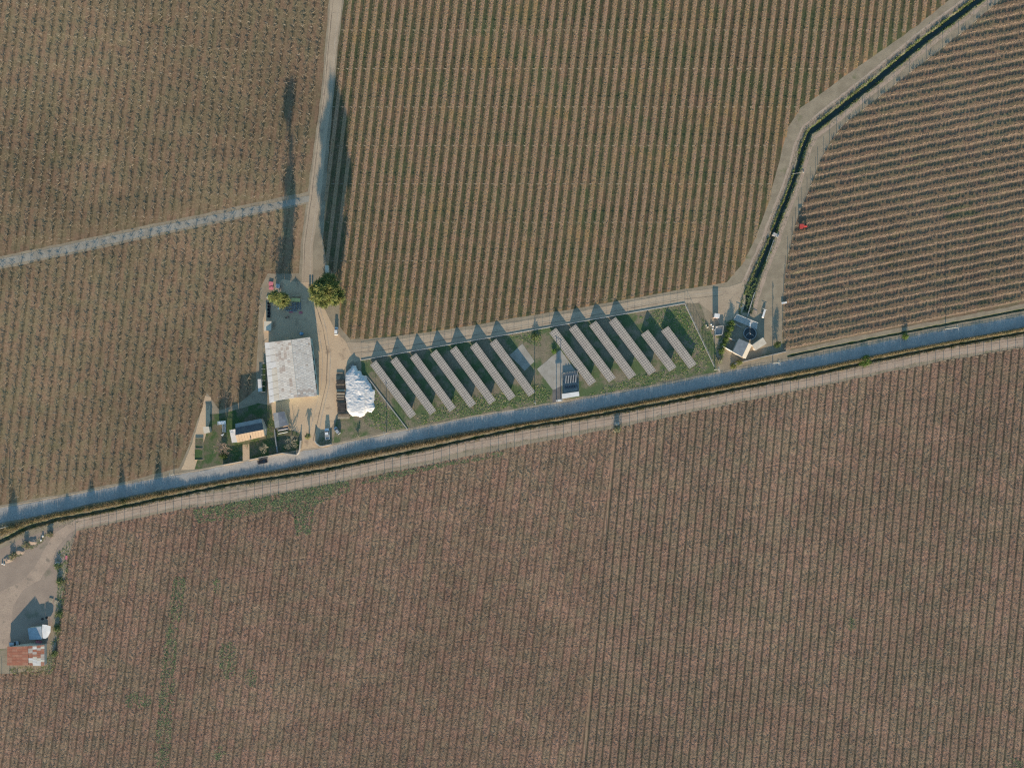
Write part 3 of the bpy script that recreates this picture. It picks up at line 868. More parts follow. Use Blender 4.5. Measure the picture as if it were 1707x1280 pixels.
def on_wall(parent, a, b_, z0, z1, t0, t1, m, name, out=0.04):
    """a flat panel (door or window) set on the wall a-b (world xy)"""
    a, b_ = Vector((a[0], a[1], 0)), Vector((b_[0], b_[1], 0))
    d = (b_ - a)
    n = Vector((d.y, -d.x, 0)).normalized()
    p = a + d * ((t0 + t1) / 2) - parent.location
    M3 = Matrix.Rotation(math.atan2(d.y, d.x), 3, 'Z')
    q = MB()
    q.box((p.x + n.x * out, p.y + n.y * out, (z0 + z1) / 2), (d.length * (t1 - t0), 0.08, z1 - z0), M=M3)
    return q.build(name, m, parent)

# ------------------------------------------------------------------ solar tables
mod_mesh = MB()
MW, ML = 0.985, 1.78     # module width along the table, length up the slope
mod_mesh.box((0, 0, 0.015), (MW, ML, 0.03), m=0)
for sgn in (-1, 1):
    mod_mesh.box((0, sgn * ML / 4, 0.033), (MW - 0.17, ML / 2 - 0.16, 0.008), m=1)
MODULE = mod_mesh.mesh("solar_module", M['frame'], M['cell'])
TILT = R(23)
tables = []
for (x0, y0), (x1, y1) in zip([(335, 605), (505, 575), (670, 545), (840, 515), (1005, 485), (1175, 455), (1340, 425)], [(670, 1055), (838, 1025), (1003, 998), (1172, 965), (1337, 937), (1503, 905), (1668, 870)]):
    tables.append(((560 + x0 / 5.02, 480 + y0 / 5.02), (560 + x1 / 5.02, 480 + y1 / 5.02)))
for (x0, y0), (x1, y1) in zip([(335, 335), (500, 305), (670, 275), (835, 245), (1105, 350), (1275, 320)], [(670, 780), (835, 750), (1005, 725), (1172, 690), (1343, 660), (1512, 635)]):
    tables.append(((860 + x0 / 5.02, 480 + y0 / 5.02), (860 + x1 / 5.02, 480 + y1 / 5.02)))
ORD = ["first", "second", "third", "fourth", "fifth", "sixth", "seventh"]
for ti, (a, b_) in enumerate(tables):
    zl, zh = 0.48, 1.88
    A = P(*a, zh); B2 = P(*b_, zh)
    d = B2 - A; d.z = 0
    L = d.length; d.normalize()
    perp = Vector((d.y, -d.x, 0))            # towards the low, sun-facing edge
    if perp.y > 0:
        perp = -perp
    nmod = round(L / 1.0)
    if ti < 7:
        lab = "long tilted solar table, %s from the left in the block beside the white covered heap" % ORD[ti]
    elif ti < 11:
        lab = "long tilted solar table, %s from the left in the right-hand block" % ORD[ti - 7]
    else:
        lab = "short tilted solar table, %s of the two short ones at the right end" % ("left", "right")[ti - 11]
    W = 2 * ML * math.cos(TILT)
    mid = (A + B2) / 2 + perp * (W / 2)
    t = thing("solar_table", lab, "solar panels", (mid.x, mid.y, 0), math.atan2(d.y, d.x), "solar tables in the weedy lot")
    # local x along d, local y = up-slope direction (-perp)
    upy = 1 if Vector((-d.y, d.x, 0)).dot(-perp) > 0 else -1
    zc = (zl + zh) / 2
    for j in range(nmod):
        for k in (-1, 1):
            o = link("solar_module", MODULE, t)
            o.location = ((j - (nmod - 1) / 2) * L / nmod, upy * k * (ML + 0.03) / 2 * math.cos(TILT), zc + k * (ML + 0.03) / 2 * math.sin(TILT))
            o.rotation_euler = (upy * TILT, 0, 0)
    b = MB()
    for k in (-0.75, -0.25, 0.25, 0.75):
        b.box((0, upy * k * ML * math.cos(TILT), zc + k * ML * math.sin(TILT) - 0.07), (L - 0.3, 0.08, 0.1))
    b.build("rail", M['metal'], t)
    npst = int(L / 3.4)
    for j in range(npst + 1):
        x = -L / 2 + 0.6 + j * (L - 1.2) / npst
        b = MB(); b.tube((x, upy * 0.9, -0.3), (x, upy * 0.9, zc + 0.9 * math.tan(TILT) - 0.08), 0.06)
        b.build("post", M['metal'], t)
        b = MB(); b.tube((x, -upy * 0.9, -0.3), (x, -upy * 0.9, zc - 0.9 * math.tan(TILT) - 0.08), 0.06)
        b.build("post", M['metal'], t)

# concrete pads in the lot
sheet("concrete_pad", pts(ragged([(871, 573), (891, 602), (875, 618), (849, 592)], .45, 4, 16)), 0.026, M['pad'], "smaller pale concrete pad beside the seventh long solar table", "concrete pad")
sheet("concrete_pad", pts(ragged([(934, 583), (966, 627), (922, 650), (895, 615)], .45, 4, 17)), 0.026, M['pad'], "larger pale concrete pad partly under a solar table, by the white cabinet building", "concrete pad")
sheet("dark_strip", pts([(921, 648), (936, 640), (937, 671), (921, 673)]), 0.0215, mat("dark_grey_ground", (0.16, 0.15, 0.14)), "dark strip from the road to the concrete pad", "patch")  # flat dark sheet between the road and the larger pad

# fence round the lot
def fence(name, label, line, h=1.7, step=3.0):
    W = [P(*q) for q in line]
    t = thing(name, label, "fence", (W[0].x, W[0].y, 0))
    for a, b_ in zip(W, W[1:]):
        d = (b_ - a); L = d.length; ang = math.atan2(d.y, d.x); c = (a + b_) / 2 - t.location
        q = MB(); q.box((c.x, c.y, 0.09), (L, 0.24, 0.26), ang); q.build("base_kerb", M['concrete'], t)
        q = MB(); q.tube(a - t.location + Vector((0, 0, h)), b_ - t.location + Vector((0, 0, h)), 0.03, n=5); q.build("top_rail", M['metal'], t)
        for zz in (0.6, 1.1):
            q = MB(); q.tube(a - t.location + Vector((0, 0, zz)), b_ - t.location + Vector((0, 0, zz)), 0.012, n=3); q.build("wire", M['metal'], t)
        n = max(1, round(L / step))
        for k in range(n):
            p = a + d * (k / n) - t.location
            q = MB(); q.tube((p.x, p.y, -0.2), (p.x, p.y, h + 0.05), 0.045, n=5); q.build("fence_post", M['pole'], t)
    return t
fence("wire_fence", "pale wire fence on a kerb along the dirt track above the solar panels", [(602, 600.5), (845, 558), (1141, 506)])
fence("wire_fence", "pale wire fence on a kerb running down at the right end of the solar panels", [(1141.5, 506.8), (1191, 612)])
fence("wire_fence", "pale wire fence slanting between the white heap and the first solar table", [(611, 626), (680, 716)])

# equipment by the road
c = loc_of(951, 658.5)
t = thing("cabinet_building", "long narrow white flat-roofed cabinet building beside the road, below the concrete pad", "building", c)
ft = [(p.x, p.y) for p in pts([(937.5, 658), (964.5, 653.5), (965, 659.5), (938, 664)])]
walls(t, ft, [1.85] * 4, M['white'])
slab(t, [P(936.6, 656.6, 2.0), P(965, 652.6, 2.0), P(965.8, 660, 2.0), P(937, 664.6, 2.0)], 0.12, M['white'], "roof")
for k in range(4):
    on_wall(t, ft[3], ft[2], 0.1, 1.7, 0.05 + k * 0.24, 0.24 + k * 0.24, M['greyroof'], "door", 0.03)
c = loc_of(951, 637)
t = thing("equipment_enclosure", "low walled enclosure with inverter racks behind the white cabinet building", "enclosure", c)
pp = [P(*q) for q in ((938, 622), (962.5, 618.5), (965, 652), (938, 655.5))]
for a, b_ in zip(pp, pp[1:] + pp[:1]):
    d = b_ - a
    q = MB(); m_ = (a + b_) / 2 - t.location
    q.box((m_.x, m_.y, 0.35), (d.length - 0.16, 0.15, 0.75), math.atan2(d.y, d.x)); q.build("wall", M['concrete'], t)
q = MB(); q.prism([(p.x - t.location.x, p.y - t.location.y) for p in [P(*c_) for c_ in ((939, 623), (961.5, 619.8), (964, 651), (939, 654.5))]], -.05, .045); q.build('floor', M['concrete'], t)
for k in range(5):
    p = P(943 + k * 4.1, 633 - k * 0.5) - t.location
    q = MB(); q.box((p.x, p.y, 0.6), (0.45, 3.2, 1.2), R(-6)); q.build("inverter_rack", M['greyroof'], t)
for k in range(5):
    p = P(943 + k * 4.1, 646 - k * 0.6) - t.location
    q = MB(); q.box((p.x, p.y, 0.45), (0.75, 1.1, 0.9), R(-6)); q.build("switch_box", M['darkroof'], t)

def utility_pole(px, py, label, h=8.0, rz=0.0, arms=1, trafo=False, lean=0.0):
    t = thing("utility_pole", label, "utility pole", loc_of(px, py), rz, "utility poles along the road")
    q = MB(); q.tube((0, 0, -0.3), (0, 0, h), 0.17, 0.11, 8); q.build("pole", M['pole'], t)
    for k in range(arms):
        q = MB(); q.box((0, 0.16, h - 0.3 - k * 1.1), (2.0, 0.11, 0.12)); arm = q.build("crossarm", M['pole'], t)
        for x in (-0.85, -0.3, 0.3, 0.85):
            q = MB(); q.lathe([(0.05, 0), (0.08, 0.08), (0.05, 0.16), (0.02, 0.2)], (x, 0.16, h - 0.24 - k * 1.1), 6); q.build("insulator", M['white'], arm)
    return t
utility_pole(891, 671, "utility pole by the road below the seventh solar table", 7.8, R(-78))
utility_pole(290, 790, "utility pole by the road left of the garden", 4.0, R(-78))
utility_pole(1191, 616, "utility pole at the corner where fence and road meet", 6.5, R(-78), 2)
utility_pole(1288, 605.5, "utility pole by the road right of the pump house", 7.5, R(-78), 2)
utility_pole(1576, 548.5, "utility pole by the road below the right-hand field", 8.0, R(-78))
utility_pole(16, 876, "utility pole at the left edge on the ditch side of the road", 7.0, R(-78))
utility_pole(644, 721.5, "utility pole by the road below the white covered heap", 6.0, R(-78))
t = thing("transformer_frame", "twin-pole transformer frame by the road beside the white cabinet building", "transformer", loc_of(931, 667), R(8))
for x in (-0.9, 0.9):
    q = MB(); q.tube((x, 0, -0.3), (x, 0, 7.2), 0.17, 0.12, 8); q.build("pole", M['pole'], t)
q = MB(); q.box((0, 0, 3.6), (2.6, 0.9, 0.14)); q.build("platform", M['metal'], t)
q = MB(); q.box((0, 0, 4.2), (1.2, 0.7, 1.05)); q.build("transformer", M['white'], t)
q = MB(); q.box((0, 0.2, 6.9), (3.0, 0.12, 0.14)); q.build("crossarm", M['pole'], t)

# ------------------------------------------------------------------ warehouse
W0 = loc_of(487, 615)
t = thing("warehouse", "large warehouse with a pale patched sheet-metal gable roof in the farmyard", "warehouse", W0)
Rn, Rs = P(485, 566.5, 5.8), P(495.8, 662.5, 5.8)
En, Es = P(517, 562, 3.95), P(528.5, 660, 3.95)
Mn, Ms = P(458, 569.5, 4.3), P(466, 667, 4.3)
Ln, Ls = P(441.5, 571.5, 3.4), P(449.5, 672.5, 3.4)
def wm(i, j, u, v, r):
    x = r.random()
    if (v < 0.3 and u > 0.2 and x < 0.45) or x < 0.07:
        return M['sheetC']
    return M['sheetA'] if x < 0.55 else M['sheetB']
def wm2(i, j, u, v, r):
    x = r.random()
    if v > 0.8 and x < 0.3:
        return M['sheetC']
    return M['sheetA'] if x < 0.6 else M['sheetB']
sheet_roof(t, Rn, Mn, Ms, Rs, 6, 22, wm, seed=3)
sheet_roof(t, Rn + Vector((0.12, 0, 0)), En, Es, Rs + Vector((0.12, 0, 0)), 7, 22, wm2, seed=4)
def wl(i, j, u, v, r):
    if v < 0.37:
        return M['sheetE'] if i == 1 or r.random() < 0.4 else M['sheetA']
    return M['sheetD'] if i == 0 else M['sheetE']
sheet_roof(t, Mn - Vector((0, 0, 0.25)), Ln, Ls, Ms - Vector((0, 0, 0.25)), 2, 9, wl, seed=5, stagger=False)
q = MB(); q.tube(rel(t, Rn) + Vector((0.05, 0, 0.08)), rel(t, Rs) + Vector((0.05, 0, 0.08)), 0.14, n=6); q.build("ridge_cap", M['sheetB'], t)
b = MB()
z_ = lambda p, dz: Vector((p.x - W0.x, p.y - W0.y, p.z - dz))
def ins(p, cx, f=0.97):
    c_ = P(*cx); return Vector((c_.x + (p.x - c_.x) * f, c_.y + (p.y - c_.y) * f, p.z))
q5 = [ins(p, (488, 615)) for p in (Ln, Mn, Rn, En, Es, Rs, Ms, Ls)]
nn = len(q5)
vv = [Vector((p.x - W0.x, p.y - W0.y, -0.05)) for p in q5] + [z_(p, 0.28 if i not in (0, 1, 6, 7) else 0.5) for i, p in enumerate(q5)]
b.add(vv, [(i, (i + 1) % nn, (i + 1) % nn + nn, i + nn) for i in range(nn)])
b.build("wall", M['tealwall'], t)
on_wall(t, (q5[5].x, q5[5].y), (q5[4].x, q5[4].y), 0, 3.2, 0.15, 0.6, M['greyroof'], "sliding_door")
on_wall(t, (q5[1].x, q5[1].y), (q5[2].x, q5[2].y), 0, 2.2, 0.3, 0.5, M['greyroof'], "door", -0.04)
for k in range(5):
    on_wall(t, (q5[4].x, q5[4].y), (q5[3].x, q5[3].y), 1.6, 2.6, 0.1 + k * 0.17, 0.2 + k * 0.17, M['glass'], "window")

# lean-to frames and clutter along the warehouse sides
t = thing("pergola_frame", "thin metal frame with green netting along the left side of the warehouse", "frame", loc_of(440, 630))
for k in range(6):
    p = P(438, 606 + k * 9.5) - t.location
    q = MB(); q.tube((p.x, p.y, 0), (p.x, p.y, 2.0), 0.04); q.build("frame_post", M['metal'], t)
    q = MB(); q.tube((p.x, p.y, 2.0), (p.x + 1.9, p.y + 0.1, 2.3), 0.035); q.build("rafter", M['metal'], t)
a, b_ = P(438, 606) - t.location, P(438, 653.5) - t.location
q = MB(); q.tube(a + Vector((0, 0, 2)), b_ + Vector((0, 0, 2)), 0.035); q.build("beam", M['metal'], t)
q = MB(); q.box(((a.x + b_.x) / 2 + 0.9, (a.y + b_.y) / 2, 1.0), (1.2, 11.2, 0.05)); q.build("netting", M['leaf3'], t)

def small_shed(name, label, cat, px, h, wall_m, roof_m, over=0.12, slope=0.0, door=True):
    """px: roof corners in order; a small building with a single slab roof"""
    cx = sum(p[0] for p in px) / 4; cy = sum(p[1] for p in px) / 4
    t = thing(name, label, cat, loc_of(cx, cy, h))
    top = [P(x, y, h) for x, y in px]
    zs_ = [h - slope, h, h, h - slope] if slope else [h] * 4
    top = [Vector((p.x, p.y, zz)) for p, zz in zip(top, zs_)]
    walls(t, [(p.x, p.y) for p in top], [zz - 0.1 for zz in zs_], wall_m, inset=over)
    slab(t, [p + Vector((0, 0, 0)) for p in top], 0.09, roof_m, "roof")
    if door:
        lo = sorted(top, key=lambda p: p.y)[:2]
        lo.sort(key=lambda p: p.x)
        on_wall(t, (lo[0].x, lo[0].y + 0.1), (lo[1].x, lo[1].y + 0.1), 0, min(1.9, h - 0.3), 0.35, 0.6, M['wood'], "door", -0.02)
    return t
small_shed("storage_booth", "small cream flat-roofed booth at the left edge of the yard above the warehouse", "booth", [(440.5, 535.5), (452.5, 535.5), (451.5, 551.5), (440, 551.5)], 2.0, M['wall'], M['cream'])
small_shed("site_trailer", "small white trailer box between the left field and the warehouse", "trailer", [(429.5, 632), (435.5, 632), (437, 652), (430.5, 653)], 1.6, M['white'], M['sheetE'], 0.06)
small_shed("privy", "little cream-roofed hut standing at the head of the garden path", "hut", [(338, 711.5), (348, 711), (350, 721), (340, 722.5)], 2.35, M['wall'], M['cream'])
small_shed("field_cabinet", "small cream box at the upper edge of the big green tree", "box", [(542, 442.5), (547.5, 442.5), (547.5, 455), (542, 455)], 1.3, M['cream'], M['cream'], 0.04, door=False)

# ------------------------------------------------------------------ house and outbuildings
t = thing("house", "house with a gable roof coloured shade-dark at the back and sunlit tan towards the road", "house", loc_of(416, 718))
n0, n1 = P(392.2, 706.3, 3.0), P(435.2, 697.7, 3.0)
m0, m1 = P(392.6, 713.3, 3.5), P(437.5, 704.3, 3.5)
r0, r1 = P(392.4, 725, 5.3), P(439.2, 715.8, 5.3)
s0, s1 = P(396, 737.5, 3.2), P(441.2, 726.8, 3.2)
slab(t, [m0, m1, n1, n0], 0.08, M['greyroof'], "porch_roof")
sheet_roof(t, r0, m0 + Vector((0, 0, 0.05)), m1 + Vector((0, 0, 0.05)), r1, 3, 10, [M['darkroof']], seed=8, lift=0.015)  # back slope: its shade is painted in as a dark roof colour
sheet_roof(t, r0, s0, s1, r1, 2, 10, [M['litroof']], seed=9, stagger=False, lift=0.012)  # front slope of the same gable, coloured as sunlit
q = MB(); q.tube(rel(t, r0) + Vector((0, 0, 0.08)), rel(t, r1) + Vector((0, 0, 0.08)), 0.11); q.build("ridge_cap", M['darkroof'], t)
c_ = (416, 718)
ns_, ss_ = [ins(p, c_, 0.95) for p in (n0, n1)], [ins(p, c_, 0.95) for p in (s0, s1)]
rs_ = [ins(p, c_, 0.96) for p in (r0, r1)]
ms_ = [ins(p, c_, 0.96) for p in (m0, m1)]
q5 = [ns_[0], ns_[1], ms_[1], rs_[1], ss_[1], ss_[0], rs_[0], ms_[0]]
b = MB(); nn = 8
vv = [Vector((p.x, p.y, -0.05)) - t.location for p in q5] + [Vector((p.x, p.y, p.z - 0.16)) - t.location for p in q5]
b.add(vv, [(i, (i + 1) % nn, (i + 1) % nn + nn, i + nn) for i in range(nn)]); b.build("wall", M['wall'], t)
on_wall(t, (ss_[0].x, ss_[0].y), (ss_[1].x, ss_[1].y), 0, 2.0, 0.45, 0.53, M['wood'], "door")
for a_ in (0.15, 0.7):
    on_wall(t, (ss_[0].x, ss_[0].y), (ss_[1].x, ss_[1].y), 0.9, 1.9, a_, a_ + 0.12, M['glass'], "window")
q = MB(); q.box(rel(t, P(417.3, 731.0, 4.3)), (0.4, 0.4, 1.0)); ch = q.build("chimney", M['concrete'], t)
slab(t, [P(382.4, 716.8, 2.5), P(391.9, 715.2, 2.5), P(396, 736.8, 2.3), P(386.7, 738, 2.3)], 0.08, M['sheetE'], "annex_roof")
walls(t, [(p.x, p.y) for p in (P(383.4, 717.6, 2.3), P(391.4, 716, 2.3), P(395.3, 736, 2.3), P(387.4, 737, 2.3))], [2.3, 2.3, 2.1, 2.1], M['white'], "annex_wall")

t = thing("garden_shed", "two-tone grey sheet-roofed shed between the house and the yard", "shed", loc_of(468, 700))
A, B2, C, D = P(463, 687.2, 2.9), P(455.4, 688.6, 2.6), P(458.5, 713.7, 2.6), P(466.3, 712, 2.9)
slab(t, [A, B2, C, D], 0.07, M['greyroof'], "roof")
E, F_ = P(473.8, 685.5, 2.2), P(480.4, 708.8, 2.2)
slab(t, [A + Vector((.03, 0, -.02)), E, F_, D + Vector((.03, 0, -.02))], 0.07, mat("blue_grey_roof", (0.20, 0.21, 0.23)), "roof")
cc = [ins(p, (468, 700), 0.93) for p in (B2, A, E, F_, D, C)]
walls(t, [(p.x, p.y) for p in cc], [p.z - 0.15 for p in cc], M['wall'])
on_wall(t, (cc[5].x, cc[5].y), (cc[3].x, cc[3].y), 0, 1.9, 0.3, 0.5, M['wood'], "door")

t = thing("open_lean_to", "dark open lean-to with white pipes just below the grey shed", "lean-to", loc_of(472, 720))
for dx, dy in ((462, 714), (480, 711), (464, 726), (482, 723)):
    p = P(dx, dy) - t.location
    q = MB(); q.tube((p.x, p.y, -0.05), (p.x, p.y, 1.7), 0.05); q.build("post", M['wood'], t)
slab(t, [P(462, 713.5, 1.8), P(480, 710.5, 1.8), P(481, 717, 1.7), P(463, 720, 1.7)], 0.06, M['darkroof'], "roof")
for y in (716, 721.5):
    a, b_ = P(464, y + 1.5, 1.95), P(479.5, y - 1.5, 1.95)
    q = MB(); q.tube(rel(t, a), rel(t, b_), 0.12); q.build("pipe", M['white'], t)
    q = MB(); q.tube(rel(t, a), rel(t, a) - Vector((0, 0, 1.95)), 0.05); q.build("pipe_stand", M['metal'], t)
    q = MB(); q.tube(rel(t, b_), rel(t, b_) - Vector((0, 0, 1.95)), 0.05); q.build("pipe_stand", M['metal'], t)

t = thing("white_shack", "ramshackle shack with white panels at the left corner of the garden", "shack", loc_of(370, 712))
slab(t, [P(362, 702.5, 2.0), P(376, 701, 2.1), P(376.5, 706.5, 2.0), P(365, 707.5, 1.9)], 0.05, M['white'], "roof_panel")
slab(t, [P(373.5, 707, 1.9), P(376.8, 706.8, 1.9), P(376.8, 720.5, 1.9), P(373.8, 720.8, 1.9)], 0.05, M['greyroof'], "roof_panel")
slab(t, [P(368, 725, 0.6), P(373.5, 722, 0.65), P(372, 726, 0.7), P(370, 726.5, 0.6)], 0.04, M['white'], "loose_panel")
q = MB(); p = P(371, 724.3) - t.location; q.box((p.x, p.y, 0.27), (0.7, 0.4, 0.56)); q.build("box", M['wood'], t)
walls(t, [(p.x, p.y) for p in pts([(365, 704), (375.5, 703), (375.5, 720), (373.8, 720), (373, 707.5), (365.5, 708)])], [1.8] * 6, M['wall'])

t = thing("raised_bed", "wooden-framed vegetable plot beside the garden path", "vegetable plot", loc_of(332, 748))
for (x0, y0, x1, y1) in ((326, 730, 339, 747), (325, 748.5, 339, 766)):
    for a, b_ in (((x0, y0), (x1, y0)), ((x1, y0), (x1, y1)), ((x1, y1), (x0, y1)), ((x0, y1), (x0, y0))):
        A, B2 = P(*a), P(*b_); d = B2 - A; c = (A + B2) / 2 - t.location
        q = MB(); q.box((c.x, c.y, 0.15), (d.length + (0.1 if a[1] == b_[1] else -0.12), 0.1, 0.4), math.atan2(d.y, d.x)); q.build("board", M['palewood'], t)
    q = MB(); c = (P(x0, y0) + P(x1, y1)) / 2 - t.location
    q.box((c.x, c.y, 0.06), ((x1 - x0) * S - 0.15, (y1 - y0) * S - 0.15, 0.2)); q.build("soil", M['garden'], t)

def wall_line(name, label, line, h, th, m, cat="wall"):
    W = [P(*q) for q in line]
    t = thing(name, label, cat, (W[0].x, W[0].y, 0))
    b = MB()
    L, Rr = [], []
    for i, p in enumerate(W):
        a = W[max(0, i - 1)]; c = W[min(len(W) - 1, i + 1)]
        d = (c - a).normalized(); n = Vector((-d.y, d.x, 0)) * th / 2
        L.append(p + n - t.location); Rr.append(p - n - t.location)
    poly = L + Rr[::-1]
    n = len(W)
    for i in range(n - 1):
        b.prism([(L[i].x, L[i].y), (L[i + 1].x, L[i + 1].y), (Rr[i + 1].x, Rr[i + 1].y), (Rr[i].x, Rr[i].y)], -0.1, h)
    b.build("wall", m, t)
    return t
wall_line("gate_wall", "curved pale wall on the left of the yard gate", [(496, 757.5), (499, 754), (501, 748), (502.5, 734)], 1.5, 0.3, M['wall'])
wall_line("gate_wall", "curved pale wall on the right of the yard gate", [(526, 734), (529, 739), (534.5, 743), (540, 743), (553, 740)], 1.5, 0.3, M['wall'])
wall_line("garden_wall", "pale wall along the road at the left part of the house garden", [(372, 774.5), (404, 768.3)], 1.6, 0.22, M['wall'])
wall_line("garden_wall", "long pale wall along the road from the garden opening to the gate", [(416, 766), (440, 761), (472, 754.5), (494.5, 757.5)], 1.6, 0.22, M['wall'])
sheet("garden_walk", pts(ragged([(404, 742), (415, 740), (416, 767), (405, 769.5)], .4, 6, 15)), 0.0105, M['yard'], "pale walk from the house to the gap in the garden wall", "path")
wall_line("garden_fence", "straight grey board fence running from the shed down to the road", [(458.5, 715), (460, 730), (463.5, 754.5)], 0.9, 0.3, M['greyroof'], "fence")

# ------------------------------------------------------------------ covered heap and timber
HEAP = [(575.8, 622), (580, 617), (584, 613.5), (588, 608.5), (594, 609), (597, 616.5), (602.5, 618), (604.5, 624.5), (611, 626), (613.5, 633), (619, 640), (621.5, 648), (626, 650), (625, 660), (624, 671), (626, 680), (620, 688), (612.5, 686.5), (608, 693), (601, 696), (594, 693.5), (588, 694.5), (582, 689.5), (577.5, 683), (577, 672), (574.8, 660), (576.5, 648), (575, 636)]
t = thing("covered_heap", "big heap covered with wrinkled white plastic sheeting beside the solar panels", "heap", loc_of(599, 655))
n = 44
hp = [(P(*q).x - t.location.x, P(*q).y - t.location.y) for q in HEAP]
xs = [p[0] for p in hp]; ys = [p[1] for p in hp]
def edge_dist(x, y):
    best = 1e9
    for i in range(len(hp)):
        a, b2 = hp[i - 1], hp[i]
        dx, dy = b2[0] - a[0], b2[1] - a[1]
        k = max(0, min(1, ((x - a[0]) * dx + (y - a[1]) * dy) / (dx * dx + dy * dy)))
        best = min(best, math.hypot(x - a[0] - k * dx, y - a[1] - k * dy))
    return best
from mathutils import noise as mnoise
def heap_z(x, y, e):
    base = 1.75 * (1 - math.exp(-e / 0.75))
    if x > 2.6:
        base *= 0.62
    wr = mnoise.noise(Vector((x * 0.5, y * 1.5, 0))) * 0.05 + mnoise.noise(Vector((x * 1.7 + 5, y * 1.7, 3))) * 0.05 + abs(mnoise.noise(Vector((x * 0.7 + y * .3, y * 0.9, 9)))) * 0.17 + abs(mnoise.noise(Vector((x * 1.5, y * 1.3, 2)))) * .06 - .22 * math.exp(-((x - .3) ** 2 + (y + 1.0) ** 2) / 1.4)
    return max(0.02, base + wr * min(1, e / 0.8))
nx, ny = 60, 96
X0, X1, Y0, Y1 = min(xs), max(xs), min(ys), max(ys)
bm_v, idx = [], {}
for i in range(nx + 1):
    for j in range(ny + 1):
        x = X0 + (X1 - X0) * i / nx; y = Y0 + (Y1 - Y0) * j / ny
        if in_poly(x, y, hp):
            idx[(i, j)] = len(bm_v); bm_v.append((x, y, heap_z(x, y, edge_dist(x, y))))
ff = []
for i in range(nx):
    for j in range(ny):
        q = [(i, j), (i + 1, j), (i + 1, j + 1), (i, j + 1)]
        if all(k in idx for k in q):
            ff.append(tuple(idx[k] for k in q))
b = MB(); b.add(bm_v, ff); o = b.build("plastic_sheet", M['plastic'], t)
for p_ in o.data.polygons:
    p_.use_smooth = True
b = MB()
for i in range(9):
    a = R(20 * i + 100)
    b.tube((-2.3 + math.cos(a) * 0.2, 10.8, 0.25), (-2.3 + math.cos(a) * 1.7, 11.0 + abs(math.sin(a)) * 1.4, 0.08), 0.2, 0.05, 5)
b.build("sheet_tail", M['plastic'], t)
def timber_stack(px, py, w, l, h, label, mats, n=7):
    t = thing("timber_stack", label, "timber stack", loc_of(px, py), 0, "timber stacks beside the covered heap")
    r = random.Random(int(px * 7 + py))
    for k in range(n):
        y = -l / 2 + (k + 0.5) * l / n
        for z in range(2):
            q = MB(); q.box((r.uniform(-.15, .15), y, 0.06 + z * (h / 2) + h / 4), (w * r.uniform(.9, 1.08), l / n * 0.8, h / 2 - 0.04)); q.build("plank", r.choice(mats), t)
    for x in (-w * 0.35, w * 0.35):
        q = MB(); q.box((x, 0, 0.02), (0.14, l, 0.08)); q.build("bearer", M['darkwood'], t)
dk = [M['darkwood'], M['darkwood'], M['wood']]
timber_stack(568, 640, 3.4, 3.4, 0.9, "dark timber stack at the upper left of the white heap", dk, 6)
timber_stack(568, 650.5, 4.0, 0.9, 0.5, "short pale timber stack between two dark stacks beside the heap", [M['palewood']], 2)
timber_stack(568.5, 662, 3.4, 4.2, 0.8, "mixed pale and dark timber stack at the middle left of the heap", [M['darkwood'], M['palewood'], M['wood']], 8)
timber_stack(570, 679, 3.4, 4.0, 1.0, "black timber stack at the lower left of the white heap", [M['darkwood']], 5)
timber_stack(573, 694, 5.0, 2.0, 0.4, "loose pale boards below the white heap", [M['palewood'], M['wood']], 5)
timber_stack(567, 624, 2.4, 1.6, 0.3, "few loose dark boards above the timber stacks", dk, 3)

